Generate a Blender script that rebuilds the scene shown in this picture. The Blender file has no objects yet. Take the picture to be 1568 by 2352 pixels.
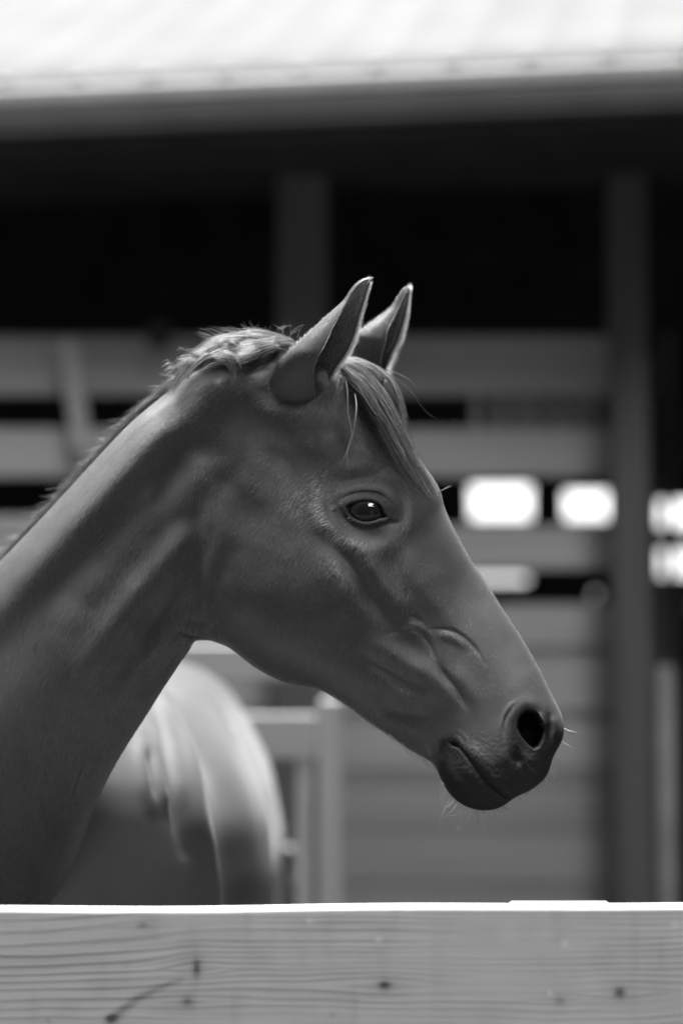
import bpy, math
import numpy as np
from mathutils import Vector

rng = np.random.default_rng(7)
scene = bpy.context.scene
R = math.radians

# ------------------------------------------------------------------ camera, sky, sun, exposure
CAM_Z, PITCH, K = 1.5, R(4.4), 24.0 / 85.0 / 1568.0      # 85 mm lens, picture measured in 1568 x 2352 units
cp, sp = math.cos(PITCH), math.sin(PITCH)
cam_d = bpy.data.cameras.new('camera')
cam = bpy.data.objects.new('camera', cam_d)
scene.collection.objects.link(cam)
cam.location = (0, 0, CAM_Z)
cam.rotation_euler = (R(90) + PITCH, 0, 0)
cam_d.sensor_fit = 'HORIZONTAL'; cam_d.sensor_width = 24.0; cam_d.lens = 85.0
cam_d.clip_start = 0.05; cam_d.clip_end = 2000
cam_d.dof.use_dof = True
cam_d.dof.focus_distance = 3.17
cam_d.dof.aperture_fstop = 1.75
scene.camera = cam
scene.view_settings.view_transform = 'Standard'
scene.view_settings.look = 'None'
scene.view_settings.exposure = 1.92
scene.view_settings.gamma = 1.0
scene.cycles.use_denoising = True
scene.cycles.max_bounces = 8
scene.cycles.transparent_max_bounces = 8
scene.cycles.sample_clamp_indirect = 6

SUN_EL, SUN_AZ = R(78), R(-62)          # almost overhead through thin cloud
world = bpy.data.worlds.new('World'); scene.world = world
world.use_nodes = True
wn, wl = world.node_tree.nodes, world.node_tree.links
wn.clear()
sky = wn.new('ShaderNodeTexSky'); sky.sky_type = 'NISHITA'; sky.sun_disc = False
sky.sun_elevation = SUN_EL; sky.sun_rotation = SUN_AZ
sky.dust_density = 4.0; sky.air_density = 1.6
bw = wn.new('ShaderNodeRGBToBW')       # a black and white photograph
bg = wn.new('ShaderNodeBackground'); bg.inputs['Strength'].default_value = 0.024
wo = wn.new('ShaderNodeOutputWorld')
wl.new(sky.outputs[0], bw.inputs[0])
wt = wn.new('ShaderNodeTexCoord'); wd = wn.new('ShaderNodeVectorMath'); wd.operation = 'DOT_PRODUCT'; wd.inputs[1].default_value = (0, .985, .17)
wr = wn.new('ShaderNodeMapRange'); wr.interpolation_type = 'SMOOTHSTEP'; wr.inputs['From Min'].default_value = .55; wr.inputs['From Max'].default_value = .98
wr.inputs['To Min'].default_value = 1.0; wr.inputs['To Max'].default_value = 9.0      # sky brightness added low behind the barn to whiten its openings
wm = wn.new('ShaderNodeMath'); wm.operation = 'MULTIPLY'
wl.new(wt.outputs['Generated'], wd.inputs[0]); wl.new(wd.outputs['Value'], wr.inputs['Value'])
pd = wn.new('ShaderNodeVectorMath'); pd.operation = 'DOT_PRODUCT'; pd.inputs[1].default_value = (.239, -.832, .50)   # bright sky patch added to give the eye a catchlight
pr_ = wn.new('ShaderNodeMapRange'); pr_.interpolation_type = 'SMOOTHSTEP'; pr_.inputs['From Min'].default_value = math.cos(R(11)); pr_.inputs['From Max'].default_value = math.cos(R(7))
pr_.inputs['To Max'].default_value = 150.0
pa = wn.new('ShaderNodeMath'); pa.operation = 'ADD'
wl.new(wt.outputs['Generated'], pd.inputs[0]); wl.new(pd.outputs['Value'], pr_.inputs['Value'])
wl.new(wr.outputs[0], wm.inputs[0]); wl.new(bw.outputs[0], wm.inputs[1])
wl.new(wm.outputs[0], pa.inputs[0]); wl.new(pr_.outputs[0], pa.inputs[1]); wl.new(pa.outputs[0], bg.inputs['Color']); wl.new(bg.outputs[0], wo.inputs[0])

sun_d = bpy.data.lights.new('sun', 'SUN'); sun_d.energy = 5.0; sun_d.angle = R(26)
sun = bpy.data.objects.new('sun', sun_d); scene.collection.objects.link(sun)
sdir = Vector((math.sin(SUN_AZ) * math.cos(SUN_EL), math.cos(SUN_AZ) * math.cos(SUN_EL), math.sin(SUN_EL)))
sun.rotation_euler = sdir.to_track_quat('Z', 'Y').to_euler()
sun.location = (0, 12, 12)

# ------------------------------------------------------------------ helpers
def at(u, v, Y):
    """photograph units (u, v) at world depth Y -> world point (arrays allowed)"""
    x = (np.asarray(u, float) - 784) * K; y = (1176 - np.asarray(v, float)) * K
    t = Y / (cp - y * sp)
    return np.stack([x * t, Y + 0 * x, CAM_Z + t * (sp + y * cp)], -1)

def proj(p):
    dz = p[..., 2] - CAM_Z
    t = p[..., 1] * cp + dz * sp
    yy = (-p[..., 1] * sp + dz * cp) / t
    return 784 + p[..., 0] / t / K, 1176 - yy / K

def link(o, parent=None):
    scene.collection.objects.link(o)
    if parent is not None:
        o.parent = parent
    return o

def empty(name, label=None, cat=None, loc=(0, 0, 0), group=None, kind=None):
    o = bpy.data.objects.new(name, None); o.location = loc
    link(o); tag(o, label, cat, group, kind)
    return o

def tag(o, label=None, cat=None, group=None, kind=None):
    if label: o['label'] = label
    if cat: o['category'] = cat
    if group: o['group'] = group
    if kind: o['kind'] = kind
    return o

def mesh_obj(name, verts, faces, mats, parent=None, smooth=True, fmat=None):
    me = bpy.data.meshes.new(name)
    verts = np.asarray(verts, np.float32)
    if isinstance(faces, np.ndarray):
        nf, k = faces.shape
        me.vertices.add(len(verts)); me.vertices.foreach_set('co', verts.ravel())
        me.loops.add(nf * k); me.loops.foreach_set('vertex_index', faces.ravel().astype(np.int32))
        me.polygons.add(nf)
        me.polygons.foreach_set('loop_start', np.arange(0, nf * k, k, dtype=np.int32))
        me.polygons.foreach_set('loop_total', np.full(nf, k, np.int32))
        me.update(calc_edges=True); me.validate()
    else:
        me.from_pydata([tuple(map(float, v)) for v in verts], [], faces); me.update()
    for m in (mats if isinstance(mats, (list, tuple)) else [mats]):
        me.materials.append(m)
    if smooth: me.polygons.foreach_set('use_smooth', np.ones(len(me.polygons), bool))
    if fmat is not None: me.polygons.foreach_set('material_index', fmat.astype(np.int32))
    o = bpy.data.objects.new(name, me)
    if parent is not None: o.matrix_parent_inverse = parent.matrix_world.inverted()
    link(o, parent)
    if parent is not None:
        o.matrix_parent_inverse.identity()
        loc = parent.location
        o.location = (-loc[0], -loc[1], -loc[2])
    return o

class MB:
    """collects boxes / prisms into one mesh"""
    def __init__(s): s.v = []; s.f = []
    def box(s, c, size, rz=0.0, ry=0.0, bev=0.004):
        hx, hy, hz = [q / 2 for q in size]
        b = min(bev, hx * .45, hy * .45, hz * .45)
        pts = []
        for sx in (-1, 1):
            for sy in (-1, 1):
                for sz in (-1, 1):
                    pts += [(sx * (hx - b), sy * (hy - b), sz * hz), (sx * (hx - b), sy * hy, sz * (hz - b)), (sx * hx, sy * (hy - b), sz * (hz - b))]
        import bmesh
        bm = bmesh.new()
        for p in pts: bm.verts.new(p)
        r = bmesh.ops.convex_hull(bm, input=bm.verts)
        bm.verts.index_update()
        cz, sz_ = math.cos(rz), math.sin(rz); cy, sy_ = math.cos(ry), math.sin(ry)
        o = len(s.v)
        for q in bm.verts:
            x, y, z = q.co
            x, z = x * cy + z * sy_, -x * sy_ + z * cy
            x, y = x * cz - y * sz_, x * sz_ + y * cz
            s.v.append((x + c[0], y + c[1], z + c[2]))
        s.f += [[o + w.index for w in f.verts] for f in bm.faces]
        bm.free(); return s
    def build(s, name, mat, parent=None, smooth=False):
        return mesh_obj(name, s.v, s.f, mat, parent, smooth)

# ------------------------------------------------------------------ materials (grey: the photograph is black and white)
def new_mat(name, col=0.3, rough=0.7, spec=0.4):
    m = bpy.data.materials.new(name); m.use_nodes = True
    b = m.node_tree.nodes['Principled BSDF']
    b.inputs['Base Color'].default_value = (col, col, col, 1)
    b.inputs['Roughness'].default_value = rough
    b.inputs['Specular IOR Level'].default_value = spec
    return m, m.node_tree.nodes, m.node_tree.links, b

def noisy(name, lo, hi, scale, rough=0.7, bump=0.0, bscale=60, stretch=(1, 1, 1), spec=0.4, detail=6):
    m, n, l, b = new_mat(name, lo, rough, spec)
    tc = n.new('ShaderNodeTexCoord'); mp = n.new('ShaderNodeMapping'); mp.inputs['Scale'].default_value = stretch
    l.new(tc.outputs['Object'], mp.inputs[0])
    t = n.new('ShaderNodeTexNoise'); t.inputs['Scale'].default_value = scale; t.inputs['Detail'].default_value = detail
    l.new(mp.outputs[0], t.inputs['Vector'])
    r = n.new('ShaderNodeValToRGB')
    r.color_ramp.elements[0].position = .3; r.color_ramp.elements[1].position = .7
    r.color_ramp.elements[0].color = (lo, lo, lo, 1); r.color_ramp.elements[1].color = (hi, hi, hi, 1)
    l.new(t.outputs['Fac'], r.inputs[0]); l.new(r.outputs[0], b.inputs['Base Color'])
    if bump:
        t2 = n.new('ShaderNodeTexNoise'); t2.inputs['Scale'].default_value = bscale; t2.inputs['Detail'].default_value = 4
        l.new(mp.outputs[0], t2.inputs['Vector'])
        bp = n.new('ShaderNodeBump'); bp.inputs['Strength'].default_value = bump; bp.inputs['Distance'].default_value = .004
        l.new(t2.outputs['Fac'], bp.inputs['Height']); l.new(bp.outputs[0], b.inputs['Normal'])
    return m

M_ROOF = noisy('white_roof_metal', .10, .125, 3, .8, .05, 8, spec=.2, stretch=(1, .3, 1))
M_TRIM = noisy('pale_trim', .42, .5, 6, .5)
M_GUTTER = noisy('dark_gutter_paint', .15, .19, 4, .45)
M_POST = noisy('weathered_post', .10, .15, 9, .8, .3, 30, (1, 1, .08))
M_BOARD = noisy('weathered_board', .40, .55, 7, .8, .3, 30, (.1, 1, 1))
M_BOARD_D = noisy('stained_board', .30, .42, 7, .8, .3, 30, (.1, 1, 1))
M_PALE = noisy('pale_board', .36, .48, 7, .7, .2, 30, (1, 1, .1))
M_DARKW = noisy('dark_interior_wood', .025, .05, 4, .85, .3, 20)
M_GROUND = noisy('sandy_ground', .012, .024, 1.3, .95, .6, 25)
M_LEAF = noisy('dark_foliage', .03, .07, 2, .8)
M_BARK = noisy('bark', .05, .09, 6, .9, .6, 20, (1, 1, .2))

# ------------------------------------------------------------------ setting: ground
gx = np.linspace(-150, 150, 61); gy = np.linspace(-150, 250, 81)
GX, GY = np.meshgrid(gx, gy)
GZ = .03 * np.sin(GX * .9) * np.cos(GY * .7)
GZ[(abs(GX) < 12) & (GY > -3) & (GY < 22)] *= .1
gv = np.stack([GX, GY, GZ - .003], -1).reshape(-1, 3)
def grid_faces(nr, nc, wrap=False):
    i = np.arange(nr - 1)[:, None]; j = np.arange(nc if wrap else nc - 1)[None, :]
    a = i * nc + j; b = i * nc + (j + 1) % nc
    return np.stack([a, b, b + nc, a + nc], -1).reshape(-1, 4)
g = mesh_obj('ground', gv, grid_faces(81, 61), M_GROUND)
tag(g, 'dark trampled earth ground of the paddock and yard', 'ground', kind='structure')

# ------------------------------------------------------------------ barn
def boards_v(v):  # height in the plane of the stall wall
    return float(at(784, v, WALL_Y)[2])
WALL_Y = 8.35
barn = empty('barn', 'open sided horse barn with white metal roof behind the horse', 'barn', (0, 8, 0))
YAW = R(-9.5)      # front line of the roof: nearer at the right
ax = np.array([math.cos(YAW), math.sin(YAW), 0]); an = np.array([-math.sin(YAW), math.cos(YAW), 0])
EZ = float(at(784, 190, 7.1)[2]); EO = np.array([0, 7.1, 0])
def barn_pt(s, d, z): return EO + ax * s + an * d + np.array([0, 0, z])
# corrugated roof sheet: profile with standing ribs
ribs = []; step = float(177 * K * 7.15); off = float((870 - 784) * K * 7.1)
s = -7.0
prof = []
n0 = int(-7 / step)
for i in range(n0, -n0 + 1):
    c = off + i * step
    for ds, dz in ((-.030, 0), (-.014, .006), (.014, .006), (.030, 0)):
        prof.append((c + ds, dz))
prof = np.array(prof)
SL = math.tan(R(25))
dd = np.linspace(-.02, 6.5, 14)
rv = np.array([[barn_pt(a, d, EZ + d * SL + h + .02) for a, h in prof] for d in dd]).reshape(-1, 3)
roof = mesh_obj('roof', rv, grid_faces(len(dd), len(prof)), M_ROOF, barn, smooth=False)
md = roof.modifiers.new('thick', 'SOLIDIFY'); md.thickness = .006; md.offset = -1
# rear slope
rv2 = np.array([[barn_pt(a, 13 - d + .005, EZ + d * SL + h + .02) for a, h in prof] for d in dd]).reshape(-1, 3)
roof2 = mesh_obj('roof', rv2, grid_faces(len(dd), len(prof)), M_ROOF, barn, smooth=False)
md = roof2.modifiers.new('thick', 'SOLIDIFY'); md.thickness = .006; md.offset = 1
def barn_box(mb, s0, s1, d, z, sy, sz, bev=.004):
    c = barn_pt((s0 + s1) / 2, d, z); mb.box(c, (s1 - s0, sy, sz), rz=YAW, bev=bev)
mb = MB(); barn_box(mb, -7, 7, -.045, EZ - .012, .03, .046); mb.build('drip_edge', M_TRIM, barn)
# rib closures seen as dark dots along the eave, each screw of its own
for i in range(-5, 6):
    mb = MB(); c = barn_pt(off + i * step, -.034, EZ + .030); mb.box(c, (.06, .02, .04), rz=YAW); mb.build('rib_cap', M_GUTTER, barn)
mb = MB()
barn_box(mb, -7, 7, -.02, EZ - .066, .06, .062, .02)
barn_box(mb, -7, 7, .0, EZ - .108, .05, .02, .01)
mb.build('gutter', M_GUTTER, barn)
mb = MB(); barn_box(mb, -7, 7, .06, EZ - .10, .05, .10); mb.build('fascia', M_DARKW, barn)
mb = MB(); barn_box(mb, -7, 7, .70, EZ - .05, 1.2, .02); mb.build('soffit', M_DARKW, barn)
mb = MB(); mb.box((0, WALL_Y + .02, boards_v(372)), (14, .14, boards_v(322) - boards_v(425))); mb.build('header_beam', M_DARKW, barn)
# posts
def post(u0, u1, Y, name='post', mat=None, vtop=330, depth=.14, parent=None, zbot=0.0, lean=0):
    x = float(at((u0 + u1) / 2, 1100, Y)[0]); w = float((u1 - u0) * K * Y)
    zt = float(at(784, vtop, Y)[2])
    mb = MB(); mb.box((x, Y, (zt + zbot) / 2), (w, depth, zt - zbot), ry=lean)
    return mb.build(name, mat or M_POST, barn if parent is None else parent)
post(636, 752, 8.16); post(1402, 1484, 8.16)
post(-760, -640, 8.16); post(2300, 2400, 8.16)
# stall wall: every board a part
def board(v0, v1, u0=-1500, u1=1412, mat=None, dy=0.0, name='wall_board'):
    z0, z1 = boards_v(v1), boards_v(v0)
    x0 = (u0 - 784) * K * WALL_Y; x1 = (u1 - 784) * K * WALL_Y
    mb = MB(); mb.box(((x0 + x1) / 2, WALL_Y + dy, (z0 + z1) / 2), (x1 - x0, .038, z1 - z0))
    return mb.build(name, mat or M_BOARD, barn)
for (a, b_, m_, dy) in ((772, 908, None, 0), (984, 1096, None, .002), (1208, 1308, None, 0), (1388, 1488, None, .003),
                        (1494, 1510, M_BOARD_D, .012), (1512, 1632, None, 0), (1636, 1652, M_BOARD_D, .012), (1654, 1768, M_BOARD, .002),
                        (1771, 1800, M_BOARD_D, .012), (1803, 1905, M_BOARD_D, 0), (1908, 2030, M_BOARD_D, .003), (2034, 2160, M_BOARD_D, 0),
                        (2164, 2300, M_BOARD_D, .003)):
    board(a, b_, mat=m_, dy=dy)
# jamb right of the doorway, rails beyond, pale brace at the left
post(1500, 1536, 8.3, 'door_jamb', M_BOARD, vtop=1530)
# pale leaning rail at the left
x = float(at(176, 900, 8.25)[0]); z0 = float(at(0, 1040, 8.25)[2]); z1 = float(at(0, 780, 8.25)[2])
mb = MB(); mb.box((x, 8.22, (z0 + z1) / 2), (.065, .05, z1 - z0), ry=R(-7)); 
o = mb.build('leaning_stake', M_PALE); tag(o, 'short pale stake leaning on the top wall boards at far left', 'stake')
# pale rail at the far left and a dark bracket on the top board
a = at(-400, 1236, 7.5); c_ = at(150, 1184, 7.5)
mb = MB(); mb.box(((a[0] + c_[0]) / 2, 7.5, (a[2] + c_[2]) / 2), (c_[0] - a[0], .05, c_[2] - a[2])); o = mb.build('rail', M_PALE)
mb = MB(); zt_ = float(at(0, 1184, 7.5)[2]); mb.box((float(a[0]) + .3, 7.56, zt_ / 2), (.1, .07, zt_)); o2 = mb.build('post', M_PALE, None)
pr = empty('paddock_rail', 'pale painted rail behind the neck at the left edge', 'rail fence', (0, 0, 0)); o.parent = pr; o2.parent = pr
mb = MB(); c_ = at(366, 768, 8.2); mb.box(tuple(c_), (.08, .06, .09), bev=.01); mb.build('bracket', M_DARKW, barn)
# interior: rear wall with daylight openings
RW = 14.2
def rz_(v): return float(at(784, v, RW)[2])
def rx_(u): return float((u - 784) * K * RW)
holes = [(1082, 1220, 1116, 1192), (980, 1212, 1322, 1338), (1298, 1398, 1130, 1192), (1500, 1660, 1152, 1210), (1502, 1660, 1264, 1322), (1536, 1548, 1390, 1400), (1362, 1370, 1358, 1374)]
us = sorted({-3200, 4300} | {h[0] for h in holes} | {h[1] for h in holes}); vs = sorted({250, 2350} | {h[2] for h in holes} | {h[3] for h in holes})
mb = MB()
for i in range(len(us) - 1):
    j0 = 0
    for j in range(len(vs) - 1):
        cu, cv = (us[i] + us[i + 1]) / 2, (vs[j] + vs[j + 1]) / 2
        if any(h[0] < cu < h[1] and h[2] < cv < h[3] for h in holes): continue
        mb.box(((rx_(us[i]) + rx_(us[i + 1])) / 2, RW, (rz_(vs[j]) + rz_(vs[j + 1])) / 2),
               (rx_(us[i + 1]) - rx_(us[i]) , .05, rz_(vs[j]) - rz_(vs[j + 1])), bev=.0005)
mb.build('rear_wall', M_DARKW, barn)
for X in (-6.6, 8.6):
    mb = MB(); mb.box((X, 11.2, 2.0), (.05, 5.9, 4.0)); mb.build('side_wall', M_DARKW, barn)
# partition slats inside, seen through the upper gap
for u in (1095, 1145, 1190, 1232, 1278, 1322, 1362):
    mb = MB(); mb.box((float((u - 784) * K * 8.42), 8.40, boards_v(945)), (.03, .03, .14)); mb.build('stall_slat', M_BOARD, barn)
mb = MB(); mb.box((float((1300 - 784) * K * 8.9), 8.94, boards_v(960)), (.9, .03, .25)); mb.build('stall_rail', M_DARKW, barn)
# stack of things right of the doorway
for u, w, v in ((1500, .035, 820), (1538, .03, 760)):
    mb = MB(); zt = float(at(784, v, 9.2)[2]); mb.box((float((u - 784) * K * 9.2), 9.2, zt / 2), (w, .04, zt)); mb.build('stall_bar', M_POST, barn)

# unseen dark block added on the camera side of the yard: shades the near side of the horse, and is what the eye mirrors
light_blocker = empty('shade_block', 'unseen dark block added behind the camera to shade the horse', 'light_blocker', (0, -3.5, 0))
for x0_, x1_, h_ in ((-13, .85, 7.2), (.85, 3.3, 4.75), (3.3, 13, 7.2)):      # low middle piece leaves a gap so the eye mirrors the bright sky patch
    mb = MB(); mb.box(((x0_ + x1_) / 2, -3.5, h_ / 2), (x1_ - x0_, .2, h_)); mb.build('wall', M_DARKW, light_blocker)
    mb = MB(); mb.box(((x0_ + x1_) / 2, -5.6, h_ + .06), (x1_ - x0_ + .002, 4.4, .1), bev=.01); mb.build('roof', M_GUTTER, light_blocker)
for u in (-6, 2, 9):
    mb = MB(); mb.box((u, -3.38, 1.2), (1.3, .05, 2.4)); mb.build('blocker_door', M_POST, light_blocker)
# plank gate under the horse's jaw
GYT = 6.4
gate = empty('paddock_gate', 'pale plank gate beside the stall wall, seen under the jaw', 'gate', (0, GYT, 0))
def gbox(u0, u1, v0, v1, mat, name, dy=0):
    a = at(u0, v1, GYT); b = at(u1, v0, GYT)
    mb = MB(); mb.box(((a[0] + b[0]) / 2, GYT + dy, (a[2] + b[2]) / 2), (b[0] - a[0], .045, b[2] - a[2]), bev=.006)
    return mb.build(name, mat, gate)
M_GATE = noisy('gate_wood', .36, .46, 7, .75, .2, 30, (.1, 1, 1))
gbox(732, 786, 1606, 2600, M_PALE, 'gate_post', -.03)
gbox(200, 728, 1640, 1745, M_GATE, 'rail')
gbox(680, 716, 1748, 2500, M_GATE, 'stile', .003)
gbox(200, 590, 1748, 1940, M_GATE, 'plank', .004)
gbox(200, 676, 1943, 2030, M_GATE, 'plank', .002)
gbox(200, 630, 2034, 2250, M_GATE, 'plank', .004)
gbox(200, 700, 1480, 1560, M_GATE, 'rail', .03)

# ------------------------------------------------------------------ foreground fence board
FY = 2.93
fence = empty('board_fence', 'pale new pine board fence close in front of the horse', 'fence', (0, FY, 0))
def grain_mat():
    m, n, l, b = new_mat('pine_board', .5, .62, .35)
    a = n.new('ShaderNodeAttribute'); a.attribute_name = 'grain'
    tc = n.new('ShaderNodeTexCoord'); mp = n.new('ShaderNodeMapping'); mp.inputs['Scale'].default_value = (6, 6, 160)
    t = n.new('ShaderNodeTexNoise'); t.inputs['Scale'].default_value = 1.5; t.inputs['Detail'].default_value = 5
    l.new(tc.outputs['Object'], mp.inputs[0]); l.new(mp.outputs[0], t.inputs['Vector'])
    ma = n.new('ShaderNodeMath'); ma.operation = 'MULTIPLY_ADD'; ma.inputs[1].default_value = .16
    l.new(t.outputs['Fac'], ma.inputs[0]); l.new(a.outputs['Fac'], ma.inputs[2])
    r = n.new('ShaderNodeValToRGB')
    r.color_ramp.elements[0].color = (.05, .05, .05, 1); r.color_ramp.elements[0].position = .0
    r.color_ramp.elements[1].color = (.90, .90, .90, 1); r.color_ramp.elements[1].position = 1
    e = r.color_ramp.elements.new(.45); e.color = (.44, .44, .44, 1)
    l.new(ma.outputs[0], r.inputs[0]); l.new(r.outputs[0], b.inputs['Base Color'])
    bp = n.new('ShaderNodeBump'); bp.inputs['Strength'].default_value = .25; bp.inputs['Distance'].default_value = .002
    l.new(ma.outputs[0], bp.inputs['Height']); l.new(bp.outputs[0], b.inputs['Normal'])
    return m
M_PINE = grain_mat()
def vnoise(x, y, seed=0):
    r = np.random.default_rng(seed); T = r.random((256, 256))
    xi = np.floor(x).astype(int); yi = np.floor(y).astype(int); fx = x - xi; fy = y - yi
    fx = fx * fx * (3 - 2 * fx); fy = fy * fy * (3 - 2 * fy)
    g = lambda a, b: T[a % 256, b % 256]
    return (g(xi, yi) * (1 - fx) + g(xi + 1, yi) * fx) * (1 - fy) + (g(xi, yi + 1) * (1 - fx) + g(xi + 1, yi + 1) * fx) * fy
def fence_board(x0, x1, ztop_px, h, Yf, th=.038, name='rail', knots=True, seed=3):
    # closed profile round the board, swept along x; grain as an attribute
    nx = int((x1 - x0) / .0016) if knots else 60
    xs = np.linspace(x0, x1, nx)
    zt = CAM_Z  # filled below
    prof = []
    nz = 150 if knots else 12
    r = .006
    for q in np.linspace(0, 1, nz): prof.append((0, -h + r + (h - 2 * r) * q))
    for a in np.linspace(0, 90, 6)[1:]: prof.append((r - r * math.cos(R(a)), -r + r * math.sin(R(a))))
    for q in np.linspace(0, 1, 8)[1:]: prof.append((r + (th - 2 * r) * q, 0))
    for a in np.linspace(0, 90, 6)[1:]: prof.append((th - r + r * math.sin(R(a)), -r + r * math.cos(R(a))))
    for q in np.linspace(0, 1, 4)[1:]: prof.append((th, -r - (h - 2 * r) * q))
    for a in np.linspace(0, 90, 4)[1:]: prof.append((th - r + r * math.cos(R(a)), -h + r - r * math.sin(R(a))))
    for q in np.linspace(0, 1, 4)[1:-1]: prof.append((th - r - (th - 2 * r) * q, -h))
    prof.append((r, -h))
    prof = np.array(prof)
    warp = .0012 * np.sin(xs * 5.1) + .0008 * np.sin(xs * 13 + 1) + xs * .0022
    P = np.empty((nx, len(prof), 3))
    P[..., 0] = xs[:, None]; P[..., 1] = Yf + prof[None, :, 0] + .0006 * np.sin(xs * 9)[:, None]
    P[..., 2] = ztop_px + prof[None, :, 1] + warp[:, None]
    o = mesh_obj(name, P.reshape(-1, 3), grid_faces(nx, len(prof), True), M_PINE, fence)
    u, v = proj(P); u = u.ravel() + 0.0; v = v.ravel()
    X = P[..., 0].ravel(); Z = P[..., 2].ravel() - ztop_px + (P[..., 1].ravel() - Yf)
    # ring coordinate, bent round the knots (knot places in metres on the face)
    zc = Z * 1000.0; xc = X * 1000.0
    kn = [] if not knots else [(-173, -73, 5, 11, .9), (-184, -112, 7, 7, .7), (52, -92, 8, 6, 1.0), (333, -101, 7, 7, 1.0), (-238, -22, 7, 4, .5),
                               (262, -110, 6, 6, .45), (262, -38, 10, 8, .18), (-10, -127, 4, 3, .3), (-350, -134, 3, 3, .3)]
    f = zc.copy()
    for kx, kz, sx, sz, a in kn:
        dx = (xc - kx) / (sx * 6.5); dz = (zc - kz)
        f += -np.sign(dz) * 7 * a * np.exp(-dx ** 2) * np.exp(-np.abs(dz) / 18)
    f += 10 * (vnoise(xc / 260 + 40, zc / 55 + 9, seed) - .5) + 2.5 * (vnoise(xc / 60 + 4, zc / 14 + 7, seed + 1) - .5)
    f += -16 * np.exp(-((xc + 420) / 210) ** 2) * np.clip((-zc - 40) / 60, 0, 1)
    left = np.clip((-xc - 60) / 260, 0, 1); left = left * left * (3 - 2 * left)
    f += left * (14 * np.exp(-((zc + 70) / 45) ** 2)) - .05 * left * (xc + 200)
    ph_ = f / 8.0 + 1.6 * vnoise(f / 22 + 5, xc / 900 + 2, seed + 2)
    ring = (.5 + .5 * np.sin(ph_ * 2 * math.pi)) ** 3 * (1 - left) + (.5 + .5 * np.sin(ph_ * .62 * 2 * math.pi)) ** 4 * left
    strength = .03 + .17 * left + .22 * np.clip(vnoise(xc / 200 + 11, f / 22 + 3, seed + 3) * 1.6 - .35, 0, 1)
    g = .80 - strength * ring - .10 * (vnoise(xc / 90 + 3, zc / 9 + 8, seed + 5) - .5) - .08 * (vnoise(xc / 25, zc / 30, seed + 6) - .5)
    g -= .10 * np.clip(vnoise(xc / 16 + 70, f / 60, 9) - .62, 0, 1) * 2
    for kx, kz, sx, sz, a in kn:
        rr = ((xc - kx) / sx) ** 2 + ((zc - kz) / sz) ** 2
        g -= a * .62 * np.exp(-rr * 1.1); g -= a * .10 * np.exp(-rr * .16)
    if knots:
        # long dark resin streak running up to the right from the lower left knot
        A = np.array([(-276, -133), (-262, -122), (-243, -108), (-222, -98), (-204, -90), (-190, -86)], float)
        d = np.full(len(xc), 1e9); tt = np.zeros(len(xc))
        for i in range(len(A) - 1):
            e = A[i + 1] - A[i]; w = np.stack([xc, zc], -1) - A[i]
            t = np.clip((w @ e) / (e @ e), 0, 1); dist = np.hypot(*(w - t[:, None] * e).T)
            sel = dist < d; d[sel] = dist[sel]; tt[sel] = (i + t[sel]) / (len(A) - 1)
        g -= .5 * np.exp(-(d / (6.5 - 3.6 * tt)) ** 2) * (1 - .6 * tt)
        g -= .5 * np.exp(-(((xc + 275) / 7) ** 2 + ((zc + 132) / 5) ** 2))
        for kx, kz, s_ in ((45, -38, 4.0), (268, -42, 4.5), (250, -101, 3), (400, -20, 4), (-38, -16, 3.5)):   # pale bruises and nail heads
            g += .28 * np.exp(-(((xc - kx) / s_) ** 2 + ((zc - kz) / s_) ** 2))
    at_ = o.data.attributes.new('grain', 'FLOAT', 'POINT'); at_.data.foreach_set('value', np.clip(g, 0, 1).astype(np.float32))
    return o
zt_f = float(at(784, 2084, FY)[2])
fence_board(-1.25, 1.25, zt_f, .152, FY, knots=True)
fence_board(-1.25, 1.25, zt_f - .62, .15, FY, knots=False, name='rail', seed=13)
M_FPOST = noisy('pine_post', .18, .24, 8, .7, .2, 30, (1, 1, .1))
xp = float(at(1288, 2066, FY + .10)[0])
mb = MB(); mb.box((xp, FY + .095, (zt_f - .004) / 2), (.135, .10, zt_f - .004), bev=.008); mb.build('fence_post', M_FPOST, fence)
mb = MB(); mb.box((xp - 2.4, FY + .095, (zt_f + .004) / 2), (.135, .10, zt_f + .004), bev=.008); mb.build('fence_post', M_FPOST, fence)

# ------------------------------------------------------------------ the horse
horse = empty('horse', 'chestnut horse with pricked ears and short mane, head turned to the right in profile', 'horse', (-.42, 4.1, 0))

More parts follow.
